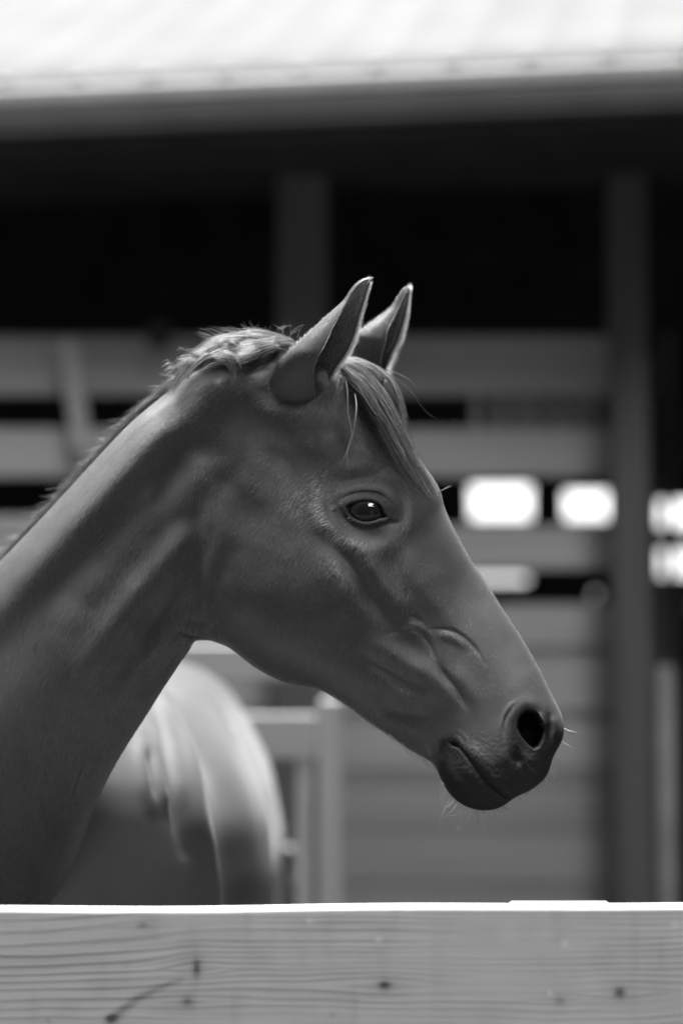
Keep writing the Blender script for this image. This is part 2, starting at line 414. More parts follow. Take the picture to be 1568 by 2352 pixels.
# stations: P (forehead / crest side), Q (chin / throat side), half width in mm, depth, boxiness
S = [  # Pu, Pv, Qu, Qv, W, Yc, b
 (1244,1796,1240,1798,  3,3.165,.8), (1257,1780,1224,1813, 20,3.165,.7), (1262,1764,1194,1826, 29,3.165,.65), (1265,1746,1172,1834, 35,3.165,.62),
 (1274,1724,1161,1849, 40,3.165,.6), (1289,1705,1137,1861, 44,3.166,.6), (1295,1680,1105,1864, 48,3.168,.6), (1292,1650,1072,1856, 50,3.17,.6),
 (1283,1625,1047,1841, 51,3.172,.6), (1268,1601,1025,1818, 51,3.175,.6), (1253,1567,1011,1790, 50,3.18,.62), (1238,1536,1004,1768, 49,3.185,.64),
 (1222,1507, 994,1752, 48,3.19,.66), (1205,1478, 975,1741, 47,3.195,.68), (1189,1450, 950,1729, 47,3.20,.68), (1157,1404, 900,1694, 49,3.21,.68),
 (1131,1362, 844,1658, 52,3.22,.68), (1105,1322, 800,1624, 57,3.23,.66), (1085,1294, 768,1603, 62,3.235,.64), (1065,1258, 735,1582, 68,3.24,.62),
 (1040,1210, 690,1575, 77,3.25,.6), (1019,1166, 650,1567, 86,3.26,.58), (1014,1136, 610,1548, 93,3.265,.56), (1002,1109, 575,1527, 97,3.27,.56),
 ( 981,1079, 545,1501, 98,3.275,.56), ( 955,1047, 520,1483, 95,3.28,.58), ( 932,1021, 500,1477, 91,3.28,.6), ( 908, 985, 485,1472, 86,3.28,.6),
 ( 890, 950, 472,1471, 82,3.28,.62), ( 868, 915, 460,1471, 78,3.28,.64), ( 842, 875, 450,1472, 74,3.28,.66), ( 810, 845, 442,1477, 70,3.28,.68),
 ( 770, 822, 436,1488, 67,3.28,.7), ( 720, 806, 428,1501, 65,3.28,.72), ( 660, 798, 417,1516, 65,3.28,.75), ( 600, 798, 405,1535, 66,3.285,.78),
 ( 540, 808, 390,1557, 69,3.29,.8), ( 484, 830, 372,1584, 72,3.30,.82), ( 434, 862, 352,1616, 75,3.31,.84), ( 392, 896, 335,1643, 79,3.325,.85),
 ( 342, 936, 312,1679, 84,3.345,.86), ( 292, 980, 290,1712, 90,3.37,.87), ( 242,1034, 266,1752, 97,3.40,.88), ( 192,1089, 246,1788,105,3.43,.88),
 ( 143,1143, 230,1821,113,3.47,.88), (  93,1197, 214,1857,121,3.51,.88), (  42,1251, 198,1896,130,3.555,.88), (  -8,1304, 183,1940,140,3.60,.88),
 ( -78,1370, 165,1990,152,3.66,.88), (-155,1450, 145,2060,165,3.73,.88), (-225,1540, 120,2150,178,3.80,.88), (-285,1660,  80,2260,188,3.88,.88),
 (-320,1820,  30,2390,190,3.96,.88)]
S = np.array(S, float)
S[7:14, 6] = .72; S[14:32, 6] = .80; S[32:36, 6] = .85
S[36:53, 6] = 1.0; S[36:53, 4] *= np.linspace(1.1, 1.35, 17)
S[40:53, 5] = (3.325, 3.335, 3.345, 3.36, 3.375, 3.395, 3.425, 3.465, 3.515, 3.58, 3.66, 3.76, 3.88)
seg = np.maximum(np.hypot(np.diff(S[:, 0]), np.diff(S[:, 1])), np.hypot(np.diff(S[:, 2]), np.diff(S[:, 3])))
cum = np.concatenate([[0], np.cumsum(seg)])
i_ff = 35
d1 = np.arange(0, cum[i_ff], 2.4); d2 = np.arange(cum[i_ff], cum[-1] + .1, 4.5)
dpos = np.concatenate([d1, d2])
rows = np.stack([np.interp(dpos, cum, S[:, c]) for c in range(7)], 1)
def smooth_rows(a, sig):
    k = np.arange(-3 * sig, 3 * sig + 1); w = np.exp(-.5 * (k / sig) ** 2); w /= w.sum()
    out = a.copy()
    # odd reflection at the ends keeps them in place
    pad = len(k) // 2
    pre = 2 * a[0] - a[pad:0:-1]; post_ = 2 * a[-1] - a[-2:-pad - 2:-1]
    b = np.concatenate([pre, a, post_])
    for c in range(a.shape[1]): out[:, c] = np.convolve(b[:, c], w, 'valid')
    return out
lead = rows[:40].copy()
rows = smooth_rows(rows, 7)
rows[:, 4] = np.maximum(rows[:, 4], 2)
NN, NF = 400, 150
th = np.concatenate([np.linspace(0, math.pi, NN, endpoint=False), np.linspace(math.pi, 2 * math.pi, NF, endpoint=False)])
A = at(rows[:, 0], rows[:, 1], rows[:, 5]); B = at(rows[:, 2], rows[:, 3], rows[:, 5])
s_ = (1 - np.cos(th)) / 2
base = A[:, None, :] + (B - A)[:, None, :] * s_[None, :, None]
sn = np.sin(th); side = np.sign(sn) * -1.0; asn = np.abs(sn)
# long low head: wider at the cheek (lower middle), narrower over the nose
W = rows[:, 4][:, None] * .001
wprof = asn[None, :] ** np.clip(rows[:, 6], .6, 1.0)[:, None]
nk = np.clip((np.arange(len(rows)) / len(rows) - np.searchsorted(dpos, cum[31]) / len(rows)) / .12, 0, 1)[:, None]
q_ = np.clip(s_[None, :] / .62, 0, 1); slope = .72 + .28 * (q_ * q_ * (3 - 2 * q_))
wprof = wprof * (1 - nk * (1 - slope))
base[..., 1] += side[None, :] * W * wprof
NR = len(rows)

# sculpting strokes, in photograph units, mirrored on both sides of the head
pu, pv = proj(np.stack([base[..., 0], rows[:, 5][:, None] - np.abs(base[..., 1] - rows[:, 5][:, None]), base[..., 2]], -1))
D = np.zeros_like(pu)
PTS = np.stack([pu.ravel(), pv.ravel()], -1)
Df = np.zeros(len(PTS))
def polydist(P, pts):
    pts = np.asarray(pts, float)
    d = np.full(len(P), 1e9); sg = np.ones(len(P)); par = np.zeros(len(P))
    sl = np.hypot(*np.diff(pts, axis=0).T); cs = np.concatenate([[0], np.cumsum(sl)]); polydist.length = cs[-1]
    for i in range(len(pts) - 1):
        e = pts[i + 1] - pts[i]; w = P - pts[i]
        t = np.clip((w @ e) / (e @ e), 0, 1); q = w - t[:, None] * e
        dist = np.hypot(q[:, 0], q[:, 1]); sel = dist < d
        d[sel] = dist[sel]; sg[sel] = np.sign(e[0] * w[sel, 1] - e[1] * w[sel, 0]); par[sel] = cs[i] + t[sel] * sl[i]
    polydist.par = par
    return d, sg
GAIN = 1.0
class Relief:
    """broad forms are laid down on a coarse sheet in side view and softened before they are added to the surface"""
    def __init__(r, u0=-420, u1=1360, v0=620, v1=2440, st=3.0):
        r.u0, r.v0, r.st = u0, v0, st; r.nu = int((u1 - u0) / st); r.nv = int((v1 - v0) / st)
        U, V = np.meshgrid(u0 + st * np.arange(r.nu), v0 + st * np.arange(r.nv)); r.P = np.stack([U.ravel(), V.ravel()], -1)
        r.soft = np.zeros(len(r.P)); r.mid = np.zeros(len(r.P))
    def blur(r, a, sig):
        k = np.arange(-int(3 * sig) - 1, int(3 * sig) + 2); w = np.exp(-.5 * (k / sig) ** 2); w /= w.sum(); a = a.reshape(r.nv, r.nu); o = np.zeros_like(a)
        for kk, ww in zip(k, w): o += ww * np.roll(a, kk, 0)
        q = np.zeros_like(a)
        for kk, ww in zip(k, w): q += ww * np.roll(o, kk, 1)
        return q
    def sample(r, P):
        a = r.blur(r.soft, 2.6) + r.blur(r.mid, 1.1)
        x = np.clip((P[:, 0] - r.u0) / r.st, 0, r.nu - 1.001); y = np.clip((P[:, 1] - r.v0) / r.st, 0, r.nv - 1.001); i = x.astype(int); j = y.astype(int); fx = x - i; fy = y - j
        return (a[j, i] * (1 - fx) + a[j, i + 1] * fx) * (1 - fy) + (a[j + 1, i] * (1 - fx) + a[j + 1, i + 1] * fx) * fy
REL = Relief()
def stroke(pts, amp, w1, w2=None, closed_ends=False):
    """ridge (amp > 0, mm) or groove; w1 = reach on the right-hand side of the path as drawn, w2 = on the left"""
    w2 = w2 or w1; mx = max(w1, w2); amp = amp * (BROAD if mx >= 12 else (FINE if mx <= 6 else MIDG)) * GAIN; m = 2.6 * mx; p = np.asarray(pts, float)
    if mx >= 12: PP, OUT = REL.P, REL.soft
    elif mx > 6 and not closed_ends: PP, OUT = REL.P, REL.mid
    else: PP, OUT = PTS, Df
    if len(p) > 2:      # round the corners of the path
        for _ in range(3):
            q = np.empty((2 * len(p) - 2, 2)); q[0::2] = p[:-1] * .75 + p[1:] * .25; q[1::2] = p[:-1] * .25 + p[1:] * .75
            p = np.vstack([p[:1], q, p[-1:]])
    box = (PP[:, 0] > p[:, 0].min() - m) & (PP[:, 0] < p[:, 0].max() + m) & (PP[:, 1] > p[:, 1].min() - m) & (PP[:, 1] < p[:, 1].max() + m)
    idx = np.nonzero(box)[0]
    if not len(idx): return
    d, sg = polydist(PP[idx], p)
    k_ = np.clip((sg * d / min(w1, w2) + 1) / 2, 0, 1); k_ = k_ * k_ * (3 - 2 * k_); w = w2 * (1 - k_) + w1 * k_
    L_ = polydist.length; en = np.clip(np.minimum(polydist.par, L_ - polydist.par) / (.3 * L_), 0, 1); en = en * en * (3 - 2 * en)
    if mx >= 12: en = .4 + .6 * en
    if mx <= 6: en = .2 + .8 * en
    if closed_ends: en = np.ones_like(en)
    OUT[idx] += amp * np.exp(-(d / w) ** 2) * en
BROAD, MIDG, FINE = 1.3, 1.1, .6
def inside(P, poly):
    poly = np.asarray(poly, float); r = np.zeros(len(P), bool); n = len(poly)
    for i in range(n):
        a, b = poly[i], poly[(i + 1) % n]
        c = ((a[1] > P[:, 1]) != (b[1] > P[:, 1])) & (P[:, 0] < (b[0] - a[0]) * (P[:, 1] - a[1]) / (b[1] - a[1] + 1e-9) + a[0])
        r ^= c
    return r
def pit(poly, amp, soft, outside=0.0):
    p = np.asarray(poly, float); m = soft + outside + 5
    box = (PTS[:, 0] > p[:, 0].min() - m) & (PTS[:, 0] < p[:, 0].max() + m) & (PTS[:, 1] > p[:, 1].min() - m) & (PTS[:, 1] < p[:, 1].max() + m)
    idx = np.nonzero(box)[0]; P = PTS[idx]
    ins = inside(P, p); d, _ = polydist(P, list(poly) + [poly[0]])
    sd = np.where(ins, d, -d)
    t = np.clip((sd + outside) / (soft + outside), 0, 1); t = t * t * (3 - 2 * t)
    Df[idx] += amp * t
def pmask(poly, soft):
    p = np.asarray(poly, float); ins = inside(PTS, p); d, _ = polydist(PTS, list(poly) + [poly[0]])
    t = np.clip((np.where(ins, d, -d) + soft) / (2 * soft), 0, 1)
    return t * t * (3 - 2 * t)

# --- jaw plate and throat
def jaw_plate():
    back = [(600,940),(560,1010),(500,1080),(466,1160),(456,1230),(462,1300),(474,1360),(494,1420),(516,1468),(548,1510),(600,1548)]
    p = np.array(back, float)
    for _ in range(3):
        q = np.empty((2 * len(p) - 2, 2)); q[0::2] = p[:-1] * .75 + p[1:] * .25; q[1::2] = p[:-1] * .25 + p[1:] * .75
        p = np.vstack([p[:1], q, p[-1:]])
    idx = np.nonzero((REL.P[:, 0] > 330) & (REL.P[:, 0] < 900) & (REL.P[:, 1] > 900) & (REL.P[:, 1] < 1640))[0]; P = REL.P[idx]
    d, sg = polydist(P, p); sd = -d * sg          # the face lies on the left-hand side of the path
    t = np.clip((sd + 6) / 26, 0, 1); t = t * t * (3 - 2 * t)
    REL.soft[idx] += 11 * t * np.exp(-((P[:, 0] - 590) / 190) ** 2 - ((P[:, 1] - 1300) / 210) ** 2)
jaw_plate()
stroke([(560,1010),(500,1080),(466,1160),(456,1230),(462,1300),(474,1360),(494,1420),(516,1468),(540,1498)], 4, 60, 17)     # jowl edge
stroke([(500,1110),(455,1180),(446,1250),(450,1320),(462,1380),(482,1440)], -7, 26, 26)
stroke([(455,1140),(430,1230),(418,1330),(425,1420)], -7, 42)
stroke([(600,1180),(560,1280),(580,1380),(640,1440)], 8, 90)
stroke([(520,1480),(570,1512),(620,1535),(690,1558),(740,1566)], -3, 20)
stroke([(392,1470),(409,1459),(425,1456),(445,1461),(478,1470)], -7, 6, 5)
stroke([(420,1440),(450,1446),(490,1452)], 4, 10)
# --- facial crest and hollows of the face
stroke([(744,1246),(784,1274),(812,1310),(840,1358),(872,1398),(908,1436)], -5, 17, 24)
stroke([(812,1250),(845,1300),(868,1338),(896,1378),(920,1410),(935,1440)], 4, 16, 30)
stroke([(760,1330),(800,1390),(840,1440)], 2.5, 30)
stroke([(938,1340),(932,1370),(940,1400),(945,1430)], -1.2, 5)
stroke([(890,1456),(905,1452),(925,1449),(948,1445),(966,1456),(984,1474),(996,1500),(1002,1524)], -2.4, 5, 5)
stroke([(900,1443),(925,1439),(950,1434),(975,1446),(996,1464)], 1.8, 6)
stroke([(940,1412),(958,1420),(972,1430)], -1.8, 6)
stroke([(985,1446),(1008,1444),(1036,1446),(1062,1460),(1082,1478),(1100,1500),(1112,1524)], -2.6, 5.5, 4.5)
stroke([(1000,1456),(1030,1460),(1054,1474),(1074,1492)], 1.8, 8)
stroke([(998,1518),(1010,1537),(1024,1556),(1044,1575),(1058,1598),(1068,1620),(1078,1640)], -4.2, 5, 8)
stroke([(985,1530),(1005,1562),(1026,1586),(1042,1612)], 3.2, 16, 10)
stroke([(1030,1530),(1056,1560),(1078,1596),(1092,1630)], 2.0, 10, 22)
stroke([(835,1478),(890,1500),(940,1530),(990,1560)], 5, 26)
stroke([(826,1496),(850,1516),(885,1538),(925,1560),(968,1580)], -3.8, 13)
stroke([(835,1540),(872,1566),(920,1594),(980,1622)], 3.5, 16)
stroke([(900,1632),(940,1640),(985,1650)], -3, 12)
stroke([(870,1646),(905,1656),(935,1672),(960,1684)], 3.5, 10)
stroke([(868,1668),(900,1684),(940,1712),(975,1735)], -5, 12)
stroke([(930,1520),(990,1590),(1040,1660)], 2.5, 30)
stroke([(985,1240),(1030,1320),(1070,1400),(1105,1470)], -2.5, 26)
stroke([(900,1220),(940,1300),(1000,1380),(1060,1440)], 2.0, 30)
# --- orbit: brow bone, hollow above it, lids
stroke([(720,1030),(690,1075),(640,1082)], -4.5, 42)
stroke([(640,1040),(600,1090),(540,1140)], 3.5, 44)
stroke([(740,1060),(800,1070),(860,1072),(905,1078)], 2.0, 30, 18)
stroke([(770,1120),(800,1108),(850,1098),(896,1102)], -3.4, 24)
stroke([(902,1092),(916,1118),(926,1148),(929,1176),(924,1200)], -4.5, 6, 13)
stroke([(912,1080),(930,1112),(941,1150),(946,1200)], 4.0, 20, 6)
stroke([(766,1186),(752,1160),(760,1136)], -3.2, 15)
stroke([(740,1150),(735,1190),(745,1230)], 3.0, 22)
stroke([(800,1215),(840,1236),(880,1232)], -3.2, 18)
stroke([(780,1245),(840,1262),(900,1240)], 1.4, 18)
stroke([(894,1128),(902,1150),(908,1180)], 2.4, 13)
OPEN = [(794,1164),(803,1158),(817,1153),(830,1150.5),(845,1150),(860,1152),(871,1158),(878,1168),(882,1179),(888,1187),(884,1190),(873,1191),(862,1196),(848,1199.5),(834,1199.5),(820,1195),(808,1188),(799,1177)]
def lid_ring():
    idx = np.nonzero((abs(PTS[:, 0] - 842) < 90) & (abs(PTS[:, 1] - 1172) < 70))[0]; P = PTS[idx]
    d, _ = polydist(P, OPEN + [OPEN[0]]); ins = inside(P, OPEN); sd = np.where(ins, -d, d)
    up = np.clip((1176 - P[:, 1]) / 24 + .5, 0, 1); side_ = np.clip(1 - (np.abs(P[:, 0] - 838) - 34) / 30, 0, 1)
    amp = (1.6 + 2.6 * up) * (.35 + .65 * side_)
    w = 6.5 + 3.5 * up
    Df[idx] += amp * np.exp(-((sd - 4.5) / w) ** 2)
    Df[idx] += -1.6 * (.4 + .6 * up) * side_ * np.exp(-((sd - 17 - 3 * up) / 3.2) ** 2)      # fold round the lid
    Df[idx] += 1.4 * up * np.exp(-((sd - 30) / 13) ** 2) * side_
    Df[idx] += -1.2 * (1 - up) * side_ * np.exp(-((sd - 13) / 3.5) ** 2)
lid_ring()
stroke([(846,1134.5),(864,1136),(880,1143)], -1.0, 1.8)
stroke([(890,1201),(905,1200),(920,1203)], -2.4, 6)
stroke([(760,1163),(767,1168),(772,1172)], 2.0, 5)
pit(OPEN, -24, 4.5)
# --- forehead
stroke([(842,948),(850,957),(860,968)], 2.6, 7, 5)
stroke([(862,972),(872,990),(890,1010),(900,1035)], -1.6, 5); stroke([(856,985),(866,1005),(880,1030)], 1.6, 7)
stroke([(830,1000),(850,1030),(870,1055)], 1.5, 14)
stroke([(760,900),(700,960),(650,1010)], 3.0, 34)
stroke([(760,980),(780,1020)], -2.0, 26)
# --- ear base folds
stroke([(640,905),(664,925),(690,922),(715,902),(740,880)], -6, 10)
stroke([(668,930),(700,935),(722,918),(744,895)], 2.2, 4); stroke([(690,912),(712,910),(730,892)], 2.0, 4)
stroke([(610,905),(618,880),(640,850)], 7, 16, 30)
stroke([(700,860),(730,850),(770,840)], 6, 30)
stroke([(596,925),(640,948),(700,938)], 7, 26)
stroke([(560,885),(480,914),(410,958),(340,1022),(255,1115),(165,1215),(75,1315),(-15,1415),(-95,1515)], 25, 48, 46)
# --- neck: crest ridge, wing of atlas, muscle bands, jugular groove
stroke([(620,862),(575,862),(530,868),(480,884),(430,905),(385,930),(340,958)], 5.0, 7, 26)
stroke([(600,840),(540,840),(480,858),(420,888),(360,925),(310,962)], -4, 12)
stroke([(580,900),(520,905),(470,935),(455,965)], 2.6, 18, 16)
stroke([(540,930),(500,950),(480,985)], -2.0, 20)
stroke([(545,975),(520,1005),(515,1050),(500,1100)], 2.4, 24)
stroke([(480,1000),(478,1030),(470,1060)], -3.2, 28)
stroke([(440,1060),(380,1100),(330,1160)], -2.0, 30)
stroke([(470,1130),(410,1190),(330,1270),(260,1350),(180,1460)], -4, 38)
stroke([(500,1140),(448,1200),(410,1245),(350,1320),(290,1400),(230,1480),(180,1570),(140,1670)], 5.5, 30, 34)
stroke([(440,1270),(420,1330),(375,1400),(320,1470),(260,1550),(200,1640)], -7, 24)
stroke([(445,1370),(400,1430),(340,1510),(280,1600),(230,1690)], 3.5, 20)
stroke([(196,1748),(184,1775),(174,1800),(164,1830)], -5, 5)
rr_ = np.random.default_rng(11)
for _ in range(60):      # small muscle ripples on the neck
    u0 = rr_.uniform(0, 520); v0 = rr_.uniform(900, 1750); L = rr_.uniform(20, 70); a = R(rr_.uniform(105, 130))
    stroke([(u0, v0), (u0 + L * math.cos(a), v0 + L * math.sin(a))], rr_.uniform(-.5, .5), rr_.uniform(5, 12))
# --- nostril
NOS = [(1188,1672),(1190,1652),(1198,1640),(1210,1632),(1226,1633),(1240,1644),(1248,1660),(1250,1680),(1246,1700),(1238,1716),(1226,1722),(1212,1712),(1198,1694)]
stroke([(1180,1712),(1168,1692),(1165,1668),(1174,1644),(1194,1622),(1220,1614),(1244,1624),(1256,1648)], 1.8, 8, 14)
stroke([(1160,1700),(1156,1672),(1162,1646),(1178,1622)], -2.4, 4)
stroke([(1150,1690),(1149,1665),(1157,1640),(1172,1618),(1192,1606)], 1.4, 5)
stroke([(1196,1735),(1214,1748),(1232,1760)], 4.0, 12)
stroke([(1175,1716),(1184,1740),(1200,1758)], -5, 9)
stroke([(1258,1630),(1264,1665),(1264,1700)], -3.5, 6); stroke([(1272,1640),(1277,1670),(1274,1700)], 3, 8)
pit(NOS, -48, 13, 2.5)
stroke([(1226,1648),(1238,1660),(1244,1676)], 22, 11)

# --- mouth and chin
stroke([(1040,1709),(1056,1717),(1072,1739),(1092,1763),(1112,1789),(1132,1807),(1152,1825),(1170,1836)], -6, 4.0, 3.5, True)
stroke([(1036,1704),(1048,1712)], -5, 6, 6, True)
stroke([(1056,1706),(1078,1730),(1098,1754),(1120,1782),(1140,1800),(1162,1818)], 4.5, 5, 16)
stroke([(1060,1750),(1085,1786),(1110,1812),(1130,1830)], 4.5, 12)
stroke([(1014,1722),(1026,1760),(1050,1800),(1080,1832)], 3.5, 12)
stroke([(1020,1690),(1012,1720),(1008,1745)], -4, 7)
stroke([(985,1700),(992,1730),(1000,1755)], -4, 8)
for k, r0 in enumerate((10, 17, 24, 32, 40)):
    c = (1042, 1712); aa = np.radians(np.linspace(-100 + 4 * k, 15, 9))
    stroke([(c[0] + r0 * math.cos(a) * .95, c[1] + r0 * math.sin(a) * 1.1) for a in aa], (.7 if k % 2 else -1.1) * (1 - k * .12), 2.4)
for k in range(26):      # lip wrinkles across the lips
    t = k / 25; u0 = 1058 + 100 * t; v0 = 1722 + 100 * t
    stroke([(u0 + 3, v0 - 5), (u0 + 12 + 4 * math.sin(k), v0 - 22)], -.9, 1.9)
    stroke([(u0 - 6, v0 + 8), (u0 - 16, v0 + 20 + 5 * math.sin(k * 2))], -.9, 2.1)
Df += .35 * (vnoise(PTS[:, 0] / 5, PTS[:, 1] / 5, 21) - .5) * pmask([(990,1690),(1100,1680),(1180,1700),(1270,1720),(1260,1800),(1150,1870),(1040,1860),(990,1780)], 15) * 1.6
Df += .5 * (vnoise(PTS[:, 0] / 30, PTS[:, 1] / 30, 22) - .5) + 2.2 * (vnoise(PTS[:, 0] / 75, PTS[:, 1] / 75, 23) - .5)
Df += REL.sample(PTS)
D = Df.reshape(pu.shape) * .001
HV = base.copy()
fade = np.clip(asn * 2.2, 0, 1)[None, :]
HV[..., 1] += side[None, :] * D * fade
SKIN = pmask([(1010,1700),(1040,1690),(1075,1715),(1130,1750),(1170,1730),(1166,1650),(1205,1612),(1262,1640),(1300,1690),(1290,1800),(1160,1880),(1050,1860),(1000,1780)], 14)
SKIN = np.maximum(SKIN, .85 * np.clip(1.5 - np.hypot((PTS[:, 0] - 846) / 60, (PTS[:, 1] - 1170) / 38), 0, .5) * 2 * 1.0)
hv = HV.reshape(-1, 3)
hf = grid_faces(NR, NN + NF, True)
# closing caps (tiny muzzle point and the base, buried in the chest)
c0 = hv[:NN + NF].mean(0); nh = len(hv)
hv = np.vstack([hv, c0]); SKIN = np.append(SKIN, 1)
cap = np.array([[i, (i + 1) % (NN + NF), nh, nh] for i in range(NN + NF)])

def tri_ok(f): return f

# ---- torso: rings along the body, which runs away from the camera
def ring(cx, prof, Y, n=120):
    """prof: (half width, z) from the top down; mirrored about cx"""
    p = np.array(prof, float)
    right = [(w, z) for w, z in p]; left = [(-w, z) for w, z in p[::-1][1:-1]]
    loop = np.array(right + left)
    # closed resample with smoothing
    L = np.vstack([loop, loop[:1]]); d = np.concatenate([[0], np.cumsum(np.hypot(*np.diff(L, axis=0).T))])
    t = np.linspace(0, d[-1], n, endpoint=False)
    q = np.stack([np.interp(t, d, L[:, 0]), np.interp(t, d, L[:, 1])], -1)
    k = np.arange(-6, 7); w = np.exp(-.5 * (k / 2.5) ** 2); w /= w.sum()
    q = np.stack([np.convolve(np.concatenate([q[-6:, c], q[:, c], q[:6, c]]), w, 'valid') for c in range(2)], -1)
    return np.stack([q[:, 0] + cx, np.full(n, Y), q[:, 1]], -1)
front = [(0,1.565),(.165,1.515),(.208,1.472),(.240,1.433),(.268,1.391),(.288,1.346),(.302,1.302),(.312,1.195),(.30,1.05),(.25,.92),(.12,.84),(0,.83)]
mid = [(0,1.575),(.10,1.57),(.17,1.53),(.205,1.485),(.235,1.42),(.27,1.33),(.30,1.2),(.30,1.05),(.25,.90),(.14,.80),(0,.78)]
rump = [(0,1.585),(.10,1.575),(.17,1.53),(.195,1.49),(.225,1.44),(.27,1.35),(.30,1.2),(.30,1.05),(.26,.93),(.14,.88),(0,.87)]
CX = -.425
def scaled(prof, s, zc=1.15): return [(w * s, zc + (z - zc) * s) for w, z in prof]
keys = [(3.50, scaled(front, .02, 1.36), CX - .05), (3.505, scaled(front, .25, 1.36), CX - .05), (3.54, scaled(front, .45, 1.36), CX - .045), (3.62, scaled(front, .66, 1.33), CX - .035), (3.76, scaled(front, .84, 1.27), CX - .015),
        (3.95, scaled(front, .955, 1.2), CX), (4.08, front, CX), (4.25, scaled(front, .975, 1.17), CX), (4.5, scaled(mid, .97), CX + .01), (4.8, mid, CX + .012), (5.1, scaled(mid, 1.01), CX),
        (5.4, rump, CX), (5.6, scaled(rump, .95, 1.2), CX), (5.75, scaled(rump, .78, 1.2), CX), (5.83, scaled(rump, .5, 1.2), CX), (5.86, scaled(rump, .05, 1.2), CX)]
NT = 260
rk = np.array([ring(c, p, Y, NT) for Y, p, c in keys])
yk = np.array([k_[0] for k_ in keys])
tk = np.concatenate([[0], np.cumsum(np.maximum(np.diff(yk), .05))])
ts = np.linspace(0, tk[-1], 330)
TV = np.empty((len(ts), NT, 3))
for j in range(NT):
    for c in range(3): TV[:, j, c] = np.interp(ts, tk, rk[:, j, c])
flat = TV.reshape(len(ts), -1); TV = smooth_rows(flat, 5).reshape(len(ts), NT, 3)
# skin folds fanning out between shoulder and neck
du_ = np.gradient(TV, axis=0); dv_ = np.gradient(TV, axis=1); nrm = np.cross(du_, dv_)
nrm /= np.linalg.norm(nrm, axis=-1, keepdims=True) + 1e-9
cen = TV.mean(1, keepdims=True)
sgn = np.sign((nrm * (TV - cen)).sum(-1).mean()); nrm *= sgn
tu, tv = proj(TV)
PTS = np.stack([tu.ravel(), tv.ravel()], -1); Df = np.zeros(len(PTS))
GAIN = 1.0; REL = Relief()
stroke([(365,1590),(400,1640),(425,1720),(440,1800),(455,1880),(478,1960),(492,2080),(496,2220)], 15, 24, 10)
stroke([(352,1610),(366,1680),(380,1760),(392,1830),(410,1900),(425,1960)], -8, 12)
stroke([(338,1640),(352,1700),(362,1780),(380,1850),(396,1900)], 12, 9)
stroke([(322,1680),(322,1740),(336,1800),(350,1860)], 12, 12)
stroke([(330,1710),(342,1790),(352,1850)], -8, 8)
stroke([(380,1585),(430,1640),(470,1720),(505,1800),(525,1900),(532,2040),(534,2200)], -8, 24)
stroke([(395,1575),(450,1625),(505,1700),(548,1800),(572,1920),(580,2060),(580,2200)], 5, 30)
stroke([(372,1600),(410,1680),(450,1780),(475,1880),(490,1980)], 5, 9)
stroke([(360,1600),(385,1690),(405,1790),(420,1880)], 6, 8)
stroke([(440,1560),(480,1600),(515,1650),(530,1680)], -10, 12)
Df += REL.sample(PTS)
ff = (PTS[:, 0] > 150) & (TV[..., 1].ravel() < 4.45)
Df = Df * ff * np.clip((4.6 - TV[..., 1].ravel()) / .3, 0, 1)
Df += .8 * (vnoise(PTS[:, 0] / 60 + 90, PTS[:, 1] / 60, 31) - .5)
TV += nrm * (Df.reshape(tu.shape) * .001)[..., None]
tvv = TV.reshape(-1, 3); tf = grid_faces(len(ts), NT, True)

# ---- generic tube (legs, tail dock)
def tube(path, rad, n=24, flat=None):
    path = np.array(path, float); rad = np.array(rad, float)
    m = len(path); t = np.linspace(0, m - 1, (m - 1) * 6 + 1)
    P = np.stack([np.interp(t, np.arange(m), path[:, c]) for c in range(3)], -1); rr = np.interp(t, np.arange(m), rad)
    P = smooth_rows(P, 2); rr = smooth_rows(rr[:, None], 1)[:, 0]
    a = np.linspace(0, 2 * math.pi, n, endpoint=False)
    T = np.gradient(P, axis=0); T /= np.linalg.norm(T, axis=1, keepdims=True)
    X = np.cross(T, [0, 1, 0]); X /= np.linalg.norm(X, axis=1, keepdims=True) + 1e-9; Yv = np.cross(T, X)
    V = P[:, None] + rr[:, None, None] * (np.cos(a)[None, :, None] * X[:, None] + np.sin(a)[None, :, None] * Yv[:, None] * 1.15)
    f = grid_faces(len(P), n, True)
    V = V.reshape(-1, 3)
    b = len(V) - n
    V = np.vstack([V, P[0], P[-1]])
    caps = np.array([[i, (i + 1) % n, len(V) - 2, len(V) - 2] for i in range(n)] + [[b + (i + 1) % n, b + i, len(V) - 1, len(V) - 1] for i in range(n)])
    return V, np.vstack([f, caps])
parts = [(hv, np.vstack([hf, cap])), (tvv, tf)]
for sx in (-1, 1):
    x = CX + sx * .15
    parts.append(tube([(x, 4.0, 1.1), (x, 4.0, .92), (x, 3.99, .75), (x, 3.98, .53), (x, 3.97, .48), (x, 3.98, .40), (x, 3.99, .22), (x, 3.98, .16), (x, 3.94, .08), (x, 3.93, .06)],
                      [.11, .09, .065, .045, .045, .034, .030, .036, .034, .038]))
    x = CX + sx * .15
    parts.append(tube([(x, 5.35, 1.15), (x, 5.3, .95), (x, 5.33, .80), (x, 5.50, .62), (x, 5.58, .53), (x, 5.56, .45), (x, 5.52, .25), (x, 5.50, .17), (x, 5.46, .08), (x, 5.45, .06)],
                      [.17, .14, .10, .065, .052, .044, .034, .038, .036, .04]))

